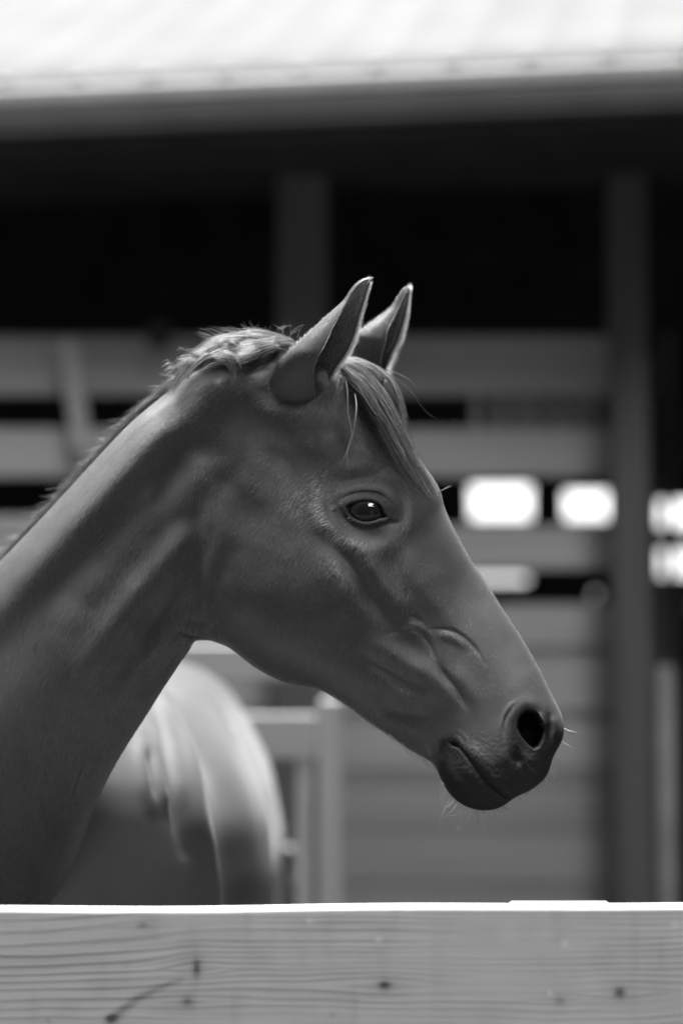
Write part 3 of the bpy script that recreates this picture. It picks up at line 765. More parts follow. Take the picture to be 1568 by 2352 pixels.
# ---- ears: open curled sheets, inner side concave
def ear(back, near, frnt, Yc, depth, n=64, m=200, skin=None):
    def rs(p):
        p = np.array(p, float); d = np.concatenate([[0], np.cumsum(np.hypot(*np.diff(p, axis=0).T))]); d /= d[-1]
        t = np.linspace(0, 1, m); q = np.stack([np.interp(t, d, p[:, 0]), np.interp(t, d, p[:, 1])], -1)
        return smooth_rows(q, 5)
    Bk, Ne, Fr = rs(back), rs(near), rs(frnt)
    C = (Bk + Fr) / 2; H = (Fr - Bk) / 2
    hl = np.hypot(H[:, 0], H[:, 1]) + 1e-6
    ca = np.clip(((Ne - C) * H).sum(1) / hl ** 2, -.9, .96)
    phiN = np.arccos(ca)
    w = hl * K * Yc
    out = []; inn = []
    tt = np.linspace(0, 1, m)
    if skin is not None:
        ysk = np.array([skin(*(C[i] * .6 + Bk[i] * .4)) if tt[i] < .34 else np.nan for i in range(m)])
        last = ysk[np.isfinite(ysk)][-1]; ysk = np.minimum(np.where(np.isfinite(ysk), ysk, last), 3.262)
        ysk = smooth_rows(ysk[:, None], 6)[:, 0]
    for i in range(m):
        ph = np.linspace(phiN[i], 2 * math.pi, n)
        px = C[i][None] + H[i][None] * np.cos(ph)[:, None]
        q_ = np.clip(tt[i] / .46, 0, 1); sink = .042 * (1 - q_ * q_ * (3 - 2 * q_)); Yi = Yc + sink
        if skin is not None: Yi = Yc + (ysk[i] + .008 + .022 * max(0, 1 - tt[i] / .14) - 1.0 * (Yc - w[i] * depth)) * (1 - q_ * q_ * (3 - 2 * q_))
        P = at(px[:, 0], px[:, 1], Yi); P[:, 1] -= np.sin(ph) * w[i] * depth
        out.append(P)
        th_ = np.minimum(.0028, w[i] * .35)
        wi = (w[i] - th_) / max(w[i], 1e-6)
        px = C[i][None] + H[i][None] * np.cos(ph)[:, None] * wi
        P2 = at(px[:, 0], px[:, 1], Yi); P2[:, 1] -= np.sin(ph) * (w[i] * depth - th_)
        P2[0] = P2[0] * .5 + P[0] * .5; P2[-1] = P2[-1] * .5 + P[-1] * .5
        inn.append(P2[::-1])
    V = np.concatenate([np.array(out), np.array(inn)], 1)   # closed loop per row
    return V.reshape(-1, 3), grid_faces(m, 2 * n, True), m, n
near_ear = ear(
    [(640,990),(612,930),(608,900),(622,861),(651,820),(692,778),(731,743),(769,708),(792,688),(801,669),(820,647),(836,637.5),(850,638)],
    [(726,960),(722,905),(718,870),(722,830),(733,806),(747,786),(763,749),(782,715),(794,690),(806,669),(824,650),(838,640),(851,638.5)],
    [(748,970),(752,905),(757,868),(772,842),(787,822),(801,800),(812,775),(822,735),(836,692),(841,672),(846,655),(850,646),(852,639)], 3.215, .75, skin=lambda u, v: HV[:, :NN].reshape(-1, 3)[np.argmin((pu[:, :NN] - u) ** 2 + (pv[:, :NN] - v) ** 2), 1])
far_ear = ear(
    [(792,905),(792,860),(800,820),(812,772),(836,752),(868,730),(900,704),(916,676),(926,662),(934,656.5),(940,655)],
    [(860,905),(866,870),(871,842),(875,820),(884,788),(888,762),(904,730),(920,696),(928,680),(935,665),(940.5,656)],
    [(878,905),(882,872),(884,848),(890,830),(900,806),(911,786),(920,760),(929,730),(935,698),(938,672),(941,656)], 3.345, .75)
parts.append(near_ear[:2]); parts.append(far_ear[:2])

allv = []; allf = []; o_ = 0
for v_, f_ in parts:
    allv.append(v_); allf.append(f_ + o_); o_ += len(v_)
BV = np.vstack(allv); BF = np.vstack(allf)
n_head = len(parts[0][0]); n_tor = len(parts[1][0])

def coat_mat(name, lo, hi, rough=.5, spec=.35, sheen=.35):
    m, n, l, b = new_mat(name, lo, rough, spec)
    tc = n.new('ShaderNodeTexCoord')
    t = n.new('ShaderNodeTexNoise'); t.inputs['Scale'].default_value = 9; t.inputs['Detail'].default_value = 8
    l.new(tc.outputs['Object'], t.inputs['Vector'])
    a = n.new('ShaderNodeAttribute'); a.attribute_name = 'bare'
    r = n.new('ShaderNodeValToRGB')
    r.color_ramp.elements[0].position = .3; r.color_ramp.elements[1].position = .7
    r.color_ramp.elements[0].color = (lo, lo, lo, 1); r.color_ramp.elements[1].color = (hi, hi, hi, 1)
    l.new(t.outputs['Fac'], r.inputs[0])
    mx = n.new('ShaderNodeMixRGB'); mx.inputs[2].default_value = (.010, .010, .010, 1)
    l.new(a.outputs['Fac'], mx.inputs[0]); l.new(r.outputs[0], mx.inputs[1]); l.new(mx.outputs[0], b.inputs['Base Color'])
    for sock, v0_, v1_ in (('Roughness', rough, .7), ('Specular IOR Level', spec, .15), ('Sheen Weight', sheen, 0)):
        q = n.new('ShaderNodeMapRange'); q.inputs['To Min'].default_value = v0_; q.inputs['To Max'].default_value = v1_
        l.new(a.outputs['Fac'], q.inputs['Value']); l.new(q.outputs[0], b.inputs[sock])
    b.inputs['Sheen Roughness'].default_value = .4
    t2 = n.new('ShaderNodeTexNoise'); t2.inputs['Scale'].default_value = 500; t2.inputs['Detail'].default_value = 3
    l.new(tc.outputs['Object'], t2.inputs['Vector'])
    bp = n.new('ShaderNodeBump'); bp.inputs['Strength'].default_value = .25; bp.inputs['Distance'].default_value = .001
    l.new(t2.outputs['Fac'], bp.inputs['Height']); l.new(bp.outputs[0], b.inputs['Normal'])
    return m
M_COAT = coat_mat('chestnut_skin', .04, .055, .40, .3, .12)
M_TORSO_LIT = coat_mat('chestnut_coat_lit', .085, .11, .6, .25, .16)      # out-of-focus torso without single hairs; coat painted lighter to look sunlit
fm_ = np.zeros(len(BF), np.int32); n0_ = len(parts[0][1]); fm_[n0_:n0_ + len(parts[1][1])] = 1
body = mesh_obj('body', BV, BF, [M_COAT, M_TORSO_LIT], horse)
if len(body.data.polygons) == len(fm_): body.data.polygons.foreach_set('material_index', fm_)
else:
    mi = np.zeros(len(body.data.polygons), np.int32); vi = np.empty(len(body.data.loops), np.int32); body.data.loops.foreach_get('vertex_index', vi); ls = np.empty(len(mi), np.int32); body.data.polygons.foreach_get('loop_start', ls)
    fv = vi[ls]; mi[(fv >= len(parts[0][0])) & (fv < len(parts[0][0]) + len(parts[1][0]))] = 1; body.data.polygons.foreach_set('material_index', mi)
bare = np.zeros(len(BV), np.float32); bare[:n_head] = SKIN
body.data.attributes.new('bare', 'FLOAT', 'POINT').data.foreach_set('value', bare)
body.data.update()
NRM = np.empty(len(BV) * 3, np.float32); body.data.vertices.foreach_get('normal', NRM); NRM = NRM.reshape(-1, 3)
# consistent outward normals for head and torso
def outward(lo, hi, nrow, ncol):
    P = BV[lo:lo + nrow * ncol].reshape(nrow, ncol, 3); c = P.mean(1, keepdims=True)
    Nn = NRM[lo:lo + nrow * ncol].reshape(nrow, ncol, 3)
    return 1 if ((P - c) * Nn).sum() > 0 else -1
flipsH = outward(0, n_head, NR, NN + NF); flipsT = outward(n_head, 0, len(ts), NT)

M_HOOF, *_ = new_mat('hoof_horn', .06, .4)
for (hx, hy) in ((CX - .15, 3.92), (CX + .15, 3.92), (CX - .15, 5.44), (CX + .15, 5.44)):
    a = np.linspace(0, 2 * math.pi, 24, endpoint=False); V = []
    for z, r in ((0, .062), (.03, .058), (.07, .046), (.075, .03), (.075, 0.001)):
        V += [(hx + r * math.cos(q), hy + r * 1.1 * math.sin(q) + (.02 - z * .3), z + .002) for q in a]
    V += [(hx, hy, .002)]
    F = grid_faces(5, 24, True); F = np.vstack([F, [[i, (i + 1) % 24, 120, 120] for i in range(24)]])
    mesh_obj('hoof', V, F, M_HOOF, horse)

# ---- eye
m_eye, n, l, b = new_mat('wet_eye', .01, .03, .6)
b.inputs['Coat Weight'].default_value = 1.0; b.inputs['Coat Roughness'].default_value = .01
tc = n.new('ShaderNodeTexCoord'); 
def ell_mask(scx, scz, ox, oz, e0, e1):
    mp = n.new('ShaderNodeMapping'); mp.inputs['Location'].default_value = (-ox * scx, 0, -oz * scz); mp.inputs['Scale'].default_value = (scx, 0, scz)
    l.new(tc.outputs['Generated'], mp.inputs[0])
    ln = n.new('ShaderNodeVectorMath'); ln.operation = 'LENGTH'; l.new(mp.outputs[0], ln.inputs[0])
    mr = n.new('ShaderNodeMapRange'); mr.inputs['From Min'].default_value = e0; mr.inputs['From Max'].default_value = e1
    l.new(ln.outputs['Value'], mr.inputs['Value']); return mr.outputs[0]
pup = ell_mask(1 / .225, 1 / .21, .53, .48, .92, 1.04); scl = ell_mask(1 / .44, 1 / .48, .57, .58, .98, 1.03)
m1 = n.new('ShaderNodeMixRGB'); m1.inputs[1].default_value = (.004, .004, .004, 1); m1.inputs[2].default_value = (.022, .022, .022, 1); l.new(pup, m1.inputs[0])
m2 = n.new('ShaderNodeMixRGB'); m2.inputs[2].default_value = (.42, .42, .42, 1); l.new(scl, m2.inputs[0]); l.new(m1.outputs[0], m2.inputs[1])
l.new(m2.outputs[0], b.inputs['Base Color'])
def surf_y(u, v):
    i = np.argmin((pu[:, :NN] - u) ** 2 + (pv[:, :NN] - v) ** 2); return base[:, :NN].reshape(-1, 3)[i, 1]
for sgn_ in (-1, 1):
    y0 = surf_y(841, 1176); Ycl = float(np.interp(1176, [1166, 1210], [3.26, 3.25]))
    off_y = Ycl - y0
    yc = Ycl + sgn_ * (off_y - .0205)
    c = at(841, 1173, y0)
    a = np.linspace(0, math.pi, 48); bb = np.linspace(0, 2 * math.pi, 96, endpoint=False)
    Vx = np.array([[(c[0] + .033 * math.cos(q) , yc + .019 * math.sin(q) * math.cos(w), c[2] + .026 * math.sin(q) * math.sin(w)) for w in bb] for q in a])
    mesh_obj('eye', Vx.reshape(-1, 3), grid_faces(48, 96, True), m_eye, horse)

# ------------------------------------------------------------------ hair
def hair_mat(name, col, rough=.35, rad_rough=.4, rnd=.3):
    m = bpy.data.materials.new(name); m.use_nodes = True
    n, l = m.node_tree.nodes, m.node_tree.links; n.clear()
    o = n.new('ShaderNodeOutputMaterial'); h = n.new('ShaderNodeBsdfHairPrincipled')
    h.parametrization = 'COLOR'
    h.inputs['Color'].default_value = (col, col, col, 1)
    h.inputs['Roughness'].default_value = rough; h.inputs['Radial Roughness'].default_value = rad_rough
    h.inputs['Random Roughness'].default_value = .2
    hi = n.new('ShaderNodeHairInfo'); mr = n.new('ShaderNodeMapRange')
    mr.inputs['To Min'].default_value = col * (1 - rnd); mr.inputs['To Max'].default_value = col * (1 + rnd)
    l.new(hi.outputs['Random'], mr.inputs['Value']); l.new(mr.outputs[0], h.inputs['Color'])
    l.new(hi.outputs['Random'], h.inputs['Random'])
    l.new(h.outputs[0], o.inputs[0]); return m
scene.cycles_curves.shape = 'THICK'; HMIX = .8
M_FUR, n, l, b = new_mat('chestnut_fur', .06, .38, .55)
hi = n.new('ShaderNodeHairInfo'); mr = n.new('ShaderNodeMapRange'); mr.inputs['To Min'].default_value = .008; mr.inputs['To Max'].default_value = .16
pw = n.new('ShaderNodeMath'); pw.operation = 'POWER'; pw.inputs[1].default_value = 2.6; l.new(hi.outputs['Random'], pw.inputs[0]); l.new(pw.outputs[0], mr.inputs['Value']); l.new(mr.outputs[0], b.inputs['Base Color'])
hb = n.new('ShaderNodeBsdfHairPrincipled'); hb.parametrization = 'COLOR'; hb.inputs['Color'].default_value = (.075, .075, .075, 1)
hb.inputs['Roughness'].default_value = .35; hb.inputs['Radial Roughness'].default_value = .5
mxs = n.new('ShaderNodeMixShader'); mxs.inputs[0].default_value = HMIX
l.new(b.outputs[0], mxs.inputs[1]); l.new(hb.outputs[0], mxs.inputs[2]); l.new(mxs.outputs[0], n['Material Output'].inputs['Surface'])
M_MANE, n, l, b = new_mat('mane_hair', .15, .38, .5)
hi = n.new('ShaderNodeHairInfo'); mr = n.new('ShaderNodeMapRange'); mr.inputs['To Min'].default_value = .01; mr.inputs['To Max'].default_value = .42
pw = n.new('ShaderNodeMath'); pw.operation = 'POWER'; pw.inputs[1].default_value = 2.6; l.new(hi.outputs['Random'], pw.inputs[0]); l.new(pw.outputs[0], mr.inputs['Value']); l.new(mr.outputs[0], b.inputs['Base Color'])
hb = n.new('ShaderNodeBsdfHairPrincipled'); hb.parametrization = 'COLOR'; hb.inputs['Roughness'].default_value = .3; l.new(mr.outputs[0], hb.inputs['Color'])
mxs = n.new('ShaderNodeMixShader'); mxs.inputs[0].default_value = .25
l.new(b.outputs[0], mxs.inputs[1]); l.new(hb.outputs[0], mxs.inputs[2]); l.new(mxs.outputs[0], n['Material Output'].inputs['Surface'])
M_WHISK = hair_mat('whisker_hair', .45, .3, .4, .3)
M_EARF = hair_mat('ear_fringe_hair', .38, .3, .4, .3)

def hair_obj(name, P, rad, mat, parent=horse):
    """P: (n, k, 3) points, rad: (n, k)"""
    n_, k_ = P.shape[:2]
    c = bpy.data.hair_curves.new(name); c.add_curves([k_] * n_)
    c.attributes['position'].data.foreach_set('vector', np.ascontiguousarray(P, np.float32).ravel())
    ra = c.attributes.get('radius') or c.attributes.new('radius', 'FLOAT', 'POINT')
    ra.data.foreach_set('value', np.ascontiguousarray(rad, np.float32).ravel())
    c.materials.append(mat)
    o = bpy.data.objects.new(name, c); link(o, parent)
    if parent is not None: o.location = (-parent.location[0], -parent.location[1], -parent.location[2])
    return o

FLOW = np.array([  # u, v, du, dv : lie of the coat
 (850,900,.4,1),(900,1000,.55,.9),(980,1150,.5,.9),(1050,1300,.45,.9),(1130,1420,.5,.9),(1200,1550,.45,.9),(1250,1650,.3,1),
 (780,950,-.3,1),(720,1000,-.8,.8),(650,1100,-.6,.9),(560,1200,-.5,.9),(520,1350,-.35,1),(600,1450,-.3,1),(700,1400,-.45,.9),(800,1300,-.35,.9),
 (900,1350,.1,1),(950,1450,.2,1),(850,1500,-.1,1),(1000,1550,.3,.95),(1050,1650,.2,1),(950,1650,.2,1),(800,1580,-.1,1),(1100,1720,.5,.9),
 (840,1250,-.4,1),(760,1150,-.8,.6),(740,1080,-.8,.6),(860,1100,.6,.6),(920,1150,.4,1),(640,900,-.7,.7),(600,980,-.6,.9),(500,920,-.8,.6),
 (430,960,-.75,.75),(350,1020,-.7,.8),(450,1100,-.4,1),(350,1200,-.45,1),(250,1150,-.6,.85),(150,1300,-.5,.9),(50,1450,-.4,.95),(250,1400,-.3,1),
 (400,1300,-.2,1),(300,1550,-.25,1),(200,1650,-.25,1),(100,1700,-.2,1),(100,1900,-.1,1),(420,1430,-.1,1),
 (400,1700,.1,1),(500,1800,.1,1),(600,1900,.05,1),(450,1950,0,1),(300,2000,0,1)], float)
def flow_at(u, v):
    d2 = (u[:, None] - FLOW[None, :, 0]) ** 2 + (v[:, None] - FLOW[None, :, 1]) ** 2 + 900
    w = 1 / d2 ** 1.6; w /= w.sum(1, keepdims=True)
    fx = w @ FLOW[:, 2]; fy = w @ FLOW[:, 3]; r = np.hypot(fx, fy) + 1e-6
    return fx / r, fy / r

def sample_grid(V, nrow, ncol, count, weight, wrapc=True):
    V = V[:nrow * ncol].reshape(nrow, ncol, 3)
    e1 = V[1:, :] - V[:-1, :]; e2 = np.roll(V, -1, 1)[:-1] - V[:-1]
    nn = np.cross(e1, e2); area = np.linalg.norm(nn, axis=-1); w = area * weight
    p = w.ravel() / w.sum(); idx = rng.choice(len(p), count, p=p)
    i, j = np.divmod(idx, ncol); a = rng.random(count)[:, None]; b_ = rng.random(count)[:, None]; j2 = (j + 1) % ncol
    pos = V[i, j] * (1 - a) * (1 - b_) + V[i + 1, j] * a * (1 - b_) + V[i, j2] * (1 - a) * b_ + V[i + 1, j2] * a * b_
    return pos, i, j, idx

def fur(name, pos, nor, length, lift, rad, mat, k=4, jit=.35, curl=.0, dirs=None):
    u, v = proj(pos)
    if dirs is None:
        fx, fy = flow_at(u, v); dirs = np.stack([fx, 0 * fx, -fy], -1)
    # clumps: slow turning of the lie
    ang = (vnoise(u / 40 + 50, v / 40 + 50, 41) - .5) * .45 + rng.normal(0, jit * .5, len(u))
    ca, sa = np.cos(ang), np.sin(ang)
    dirs = np.stack([dirs[:, 0] * ca - dirs[:, 2] * sa, dirs[:, 1], dirs[:, 0] * sa + dirs[:, 2] * ca], -1)
    dirs = dirs - nor * (dirs * nor).sum(1, keepdims=True)
    dirs /= np.linalg.norm(dirs, axis=1, keepdims=True) + 1e-6
    L = length * rng.uniform(.6, 1.2, len(u)) * 1.0
    lf = lift * rng.uniform(.4, 1.6, len(u))
    t = np.linspace(0, 1, k)
    P = pos[:, None] - nor[:, None] * .0004 + dirs[:, None] * (L[:, None] * t)[..., None] + nor[:, None] * (L * lf)[:, None, None] * (t * (1.25 - .55 * t))[None, :, None]
    rd = rad * rng.uniform(.7, 1.3, len(u))[:, None] * (1 - .75 * t ** 2)[None]
    return hair_obj(name, P, rd, mat)

# weight: dense where the camera can see it, thinner on the far side; none in eye, nostril or on lips
HVg = BV[:NR * (NN + NF)].reshape(NR, NN + NF, 3)
gu, gv_ = proj(HVg)
visw = np.ones((NR, NN + NF)); visw[:, NN + 8:-8] = .22
PTS = np.stack([gu.ravel(), gv_.ravel()], -1)
nof = np.zeros(len(PTS)); 
for pl in (OPEN, NOS): nof = np.maximum(nof, pmask(pl, 2.5))
nof = np.maximum(nof.reshape(gu.shape), SKIN[:-1].reshape(gu.shape) * .93)
visw *= (1 - nof); visw[(gu < -260)] *= .2
visw[(gu < -60)] *= .4
NH = 300000
FLIP_H = flipsH
pos, i, j, idx = sample_grid(BV, NR, NN + NF, NH, visw[:-1])
nor = NRM[i * (NN + NF) + j] * flipsH
u_, v_ = proj(pos)
near_fac = np.clip((v_ - 900) / 600, 0, 1) * np.clip((480 - u_) / 200, 0, 1)
ln = np.where(u_ > 940, .0042, .0058) + .003 * np.clip((520 - u_) / 300, 0, 1)
ln = np.where((u_ > 990) & (v_ > 1600), .0028, ln)
eye_d = np.hypot(u_ - 845, (v_ - 1176) * 1.3); ln = np.where(eye_d < 85, .0030, ln)
fur('coat', pos, nor, ln * 1.25, .10, .00018, M_FUR, jit=.22)
# ear coat: outer side, fringe along both rims, fuzz inside
def ear_hair(E, off, cnt):
    V, F, m_, n_ = E; G = V.reshape(m_, 2 * n_, 3); Nn = NRM[off:off + len(V)].reshape(m_, 2 * n_, 3)
    up = np.gradient(G, axis=0); up /= np.linalg.norm(up, axis=-1, keepdims=True) + 1e-9
    outc = G[:, :n_]; c = outc.mean(1, keepdims=True)
    s = 1 if ((outc - c) * Nn[:, :n_]).sum() > 0 else -1
    w = np.ones((m_ - 1, 2 * n_)); w[:, n_ - 1:] = .35
    pos, i, j, idx = sample_grid(V, m_, 2 * n_, cnt, w)
    nor = Nn[i, j] * s
    fur('coat', pos, nor, np.full(len(pos), .0052), .16, .00012, M_FUR, dirs=up[i, j] * 1.0)
    # fringe on rims
    for col, cnt2, L0, L1 in ((n_ - 1, 1700, .007, .017), (0, 500, .003, .0045), (n_ // 3, 260, .004, .007)):
        i = rng.integers(18, m_ - 8, cnt2); f = rng.random(cnt2)[:, None]
        p = G[i, col] * (1 - f) + G[np.minimum(i + 1, m_ - 1), col] * f
        o = (G[i, col] - c[i, 0]); o /= np.linalg.norm(o, axis=1, keepdims=True) + 1e-9
        d = o * rng.uniform(.5, 1.0, cnt2)[:, None] + up[i, col] * rng.uniform(.5, 1.3, cnt2)[:, None] + rng.normal(0, .22, (cnt2, 3))
        d /= np.linalg.norm(d, axis=1, keepdims=True)
        L = rng.uniform(L0, L1, cnt2) * np.clip(1.25 - i / m_, .35, 1); t = np.linspace(0, 1, 5)
        bend = up[i, col] * (L * .35)[:, None]
        P = p[:, None] + d[:, None] * (L[:, None] * t)[..., None] + bend[:, None] * (t ** 2)[None, :, None]
        hair_obj('ear_fringe', P, .0002 * (1 - .8 * t)[None].repeat(cnt2, 0), M_EARF)
    # inner fuzz
    NFZ = 4200; jj = rng.integers(n_ + 4, 2 * n_ - 4, NFZ); ii = rng.integers(10, m_ - 10, NFZ)
    p = G[ii, jj]; d = -(p - c[ii, 0]) ; d /= np.linalg.norm(d, axis=1, keepdims=True) + 1e-9
    d = d * .4 + up[ii, jj] + np.array([.35, -.25, 0]) + rng.normal(0, .2, d.shape); d /= np.linalg.norm(d, axis=1, keepdims=True)
    t = np.linspace(0, 1, 4); P = p[:, None] + d[:, None] * (rng.uniform(.005, .014, NFZ)[:, None] * t)[..., None]
    hair_obj('ear_fuzz', P, .00014 * (1 - .7 * t)[None].repeat(NFZ, 0), M_EARF)
off_e = sum(len(p[0]) for p in parts[:-2])
ear_hair(near_ear, off_e, 26000); ear_hair(far_ear, off_e + len(near_ear[0]), 18000)

# guide-driven locks
def lock(guides, cnt, rad=.00024, spread=6.0, depth_j=.006, k=14, tipvar=.25, clump=.55, wob=3.5):
    """guides: list of [(u,v,Y),...]; strands interpolate between neighbouring guides, gathered towards clumps"""
    G = []
    for g_ in guides:
        g_ = np.array(g_, float); d = np.concatenate([[0], np.cumsum(np.hypot(*np.diff(g_[:, :2], axis=0).T))]); d /= d[-1]
        t = np.linspace(0, 1, 40); q = np.stack([np.interp(t, d, g_[:, c]) for c in range(3)], -1)
        G.append(smooth_rows(q, 3))
    G = np.array(G); ng = len(G)
    a = rng.random(cnt) * (ng - 1) if ng > 1 else np.zeros(cnt)
    i0 = np.minimum(a.astype(int), max(ng - 2, 0)); f = (a - i0)[:, None, None]
    C_ = G[i0] * (1 - f) + G[np.minimum(i0 + 1, ng - 1)] * f
    T = 1 - tipvar * rng.random(cnt) ** 1.5; spread = spread * 1.75
    tt = np.linspace(0, 1, k)
    out = np.empty((cnt, k, 3))
    ncl = max(3, cnt // 9); cl = rng.integers(0, ncl, cnt)
    co = rng.normal(0, 1, (ncl, 2)); so = rng.normal(0, 1, (cnt, 2)); ph = rng.uniform(0, 6.28, (ncl, 2)); fr = rng.uniform(2, 6, (ncl, 2))
    dj = rng.normal(0, 1, (ncl, 1)) * .7
    for q in range(k):
        s = np.clip(T * tt[q] * 39, 0, 38.999); si = s.astype(int); sf = (s - si)[:, None]
        p = C_[np.arange(cnt), si] * (1 - sf) + C_[np.arange(cnt), si + 1] * sf
        env = .35 + .65 * tt[q]
        p[:, 0] += spread * env * (co[cl, 0] * clump + so[:, 0] * (1 - clump * (tt[q] ** .7) * .8)) * .6 + wob * tt[q] * np.sin(fr[cl, 0] * tt[q] + ph[cl, 0]) + wob * .35 * tt[q] * so[:, 1] * np.sin(5 * tt[q] + so[:, 0] * 3)
        p[:, 1] += spread * env * (co[cl, 1] * clump + so[:, 1] * (1 - clump * (tt[q] ** .7) * .8)) * .6 + wob * tt[q] * np.sin(fr[cl, 1] * tt[q] + ph[cl, 1])
        p[:, 2] += depth_j * (dj[cl, 0] + .4 * so[:, 1])
        out[:, q] = at(p[:, 0], p[:, 1], p[:, 2])
    rd = rad * rng.uniform(.7, 1.2, cnt)[:, None] * (1 - .75 * tt ** 3)[None]
    return out, rd
def locks(name, specs, mat, k=14):
    P = []; Rr = []
    for kw in specs:
        p, r_ = lock(k=k, **kw); P.append(p); Rr.append(r_)
    return hair_obj(name, np.concatenate(P), np.concatenate(Rr), mat)

NYm = 3.27
mane = []
# poll to first third of the neck: hair rising from the crest and lying back over it
mane.append(dict(guides=[[(700,806,3.27),(660,785,3.26),(600,772,3.255),(540,782,3.25)], [(690,800,3.29),(650,775,3.29),(590,762,3.29),(520,772,3.29)], [(720,808,3.25),(680,796,3.235),(630,788,3.225),(570,800,3.22)]], cnt=341, spread=7))
mane.append(dict(guides=[[(640,796,3.26),(590,776,3.25),(530,776,3.24),(480,800,3.24)], [(600,792,3.28),(550,772,3.28),(490,782,3.28),(440,815,3.28)], [(650,800,3.24),(600,792,3.22),(560,800,3.215),(520,822,3.21)]], cnt=341, spread=7))
mane.append(dict(guides=[[(560,800,3.27),(500,786,3.26),(450,812,3.25),(415,855,3.245),(398,900,3.24)], [(520,808,3.29),(470,796,3.29),(430,825,3.29),(400,870,3.29),(380,905,3.29)], [(580,800,3.24),(520,806,3.22),(470,830,3.215),(430,862,3.215),(410,895,3.21)]], cnt=341, spread=6))
# curling lock that flips to the near side and ends in a pale tuft
mane.append(dict(guides=[[(440,850,3.23),(470,815,3.205),(510,808,3.20),(532,835,3.20),(545,868,3.205)], [(455,850,3.225),(490,826,3.20),(520,826,3.195),(530,850,3.195),(530,868,3.20)], [(470,822,3.22),(510,800,3.20),(540,812,3.195),(555,832,3.195),(556,850,3.20)]], cnt=143, spread=5))
mane.append(dict(guides=[[(620,790,3.22),(580,795,3.20),(555,815,3.195),(535,812,3.195)], [(640,795,3.22),(600,812,3.20),(570,826,3.195),(548,828,3.195)]], cnt=300, spread=5))
# loose ends standing off the crest
mane.append(dict(guides=[[(650,795,3.28),(610,772,3.28),(590,752,3.28),(596,738,3.28)], [(600,792,3.28),(560,770,3.28),(530,758,3.28),(508,756,3.28)], [(540,800,3.28),(490,786,3.28),(460,768,3.28),(440,762,3.28)]], cnt=130, spread=9, clump=.75, tipvar=.5))
mane.append(dict(guides=[[(690,800,3.28),(660,784,3.28),(640,772,3.28),(622,770,3.28)], [(640,790,3.28),(600,768,3.28),(575,760,3.28),(550,756,3.28)]], cnt=200, spread=6, clump=.7, tipvar=.5))
# down the neck: hair falls on the far side, only its roots rise over the crest
cr = [(484,830,3.30),(434,862,3.31),(392,896,3.325),(342,936,3.345),(292,980,3.37),(242,1034,3.40),(192,1089,3.43),(143,1143,3.47),(93,1197,3.51),(42,1251,3.555),(-8,1304,3.6)]
gl = []
for i, c in enumerate(cr):
    a = cr[max(i - 1, 0)]; b = cr[min(i + 1, len(cr) - 1)]; e = np.array([b[0] - a[0], b[1] - a[1]], float); e /= np.hypot(*e); nn_ = np.array([e[1], -e[0]])
    if nn_[1] > 0: nn_ = -nn_
    f_ = lambda k1, k2, dy: (c[0] + e[0] * k1 + nn_[0] * k2, c[1] + e[1] * k1 + nn_[1] * k2, c[2] + dy)
    gl.append([f_(0, -5, .004), f_(18, 5, .010), f_(46, 7, .018), f_(82, 0, .030), f_(110, -14, .040)])
gl = [[q for q in g_] for g_ in gl]
mane.append(dict(guides=gl, cnt=2600, tipvar=.8, spread=10, depth_j=.008, clump=.45, wob=7, rad=.00018))
# tousled short locks over the crest
rt = np.random.default_rng(5)
for q in range(64):
    t_ = rt.random(); u0 = 705 - 275 * t_; v0 = np.interp(u0, [430, 484, 540, 600, 660, 705], [862, 830, 806, 796, 796, 804]) + rt.uniform(-6, 10)
    L = rt.uniform(45, 105); a = R(rt.uniform(150, 215)) - .9 * t_ * .6; y0_ = rt.uniform(3.235, 3.285); hgt = rt.uniform(8, 34)
    dx, dy = math.cos(a), -math.sin(a); drop = rt.uniform(-6, 34); yk_ = y0_ - rt.uniform(-.01, .035)
    mane.append(dict(guides=[[(u0, v0, y0_), (u0 + dx * L * .35, v0 - hgt * .8 + abs(dy) * L * .2, (y0_ + yk_) / 2), (u0 + dx * L * .75, v0 - hgt * .55 + dy * L * .3 + drop * .4, yk_), (u0 + dx * L, v0 - hgt * .1 + dy * L * .4 + drop, yk_)]],
                     cnt=int(rt.integers(14, 34)), spread=rt.uniform(1.6, 3.6), wob=4, clump=.35, tipvar=.45, rad=.0002))
for q in range(46):      # single hairs standing off
    u0 = rt.uniform(420, 700); v0 = np.interp(u0, [420, 484, 540, 600, 660, 705], [850, 812, 786, 774, 776, 790]); L = rt.uniform(18, 60); a = R(rt.uniform(35, 150))
    mane.append(dict(guides=[[(u0, v0, 3.27), (u0 + L * .5 * math.cos(a) * .6, v0 - L * .5 * math.sin(a), 3.27), (u0 + L * math.cos(a) * 1.1, v0 - L * .75 * math.sin(a), 3.27)]], cnt=2, spread=1.5, wob=4, rad=.00013))
for q in range(80):      # fuzz of short hair along the crest of the neck
    k_ = rt.uniform(1, 9.5); i_ = int(k_); f = k_ - i_; c = [cr[i_][z] * (1 - f) + cr[i_ + 1][z] * f for z in range(3)]
    L = rt.uniform(24, 64); a = R(rt.uniform(170, 225))
    mane.append(dict(guides=[[(c[0], c[1] + 2, c[2] + .01), (c[0] + L * .4 * math.cos(a) - 4, c[1] - 8 - L * .2 * math.sin(a), c[2] + .015), (c[0] + L * math.cos(a) - 4, c[1] - 4 - L * .9 * math.sin(a), c[2] + .03)]], cnt=5, spread=4, wob=5, rad=.00014, tipvar=.6))
locks('mane', mane, M_MANE)

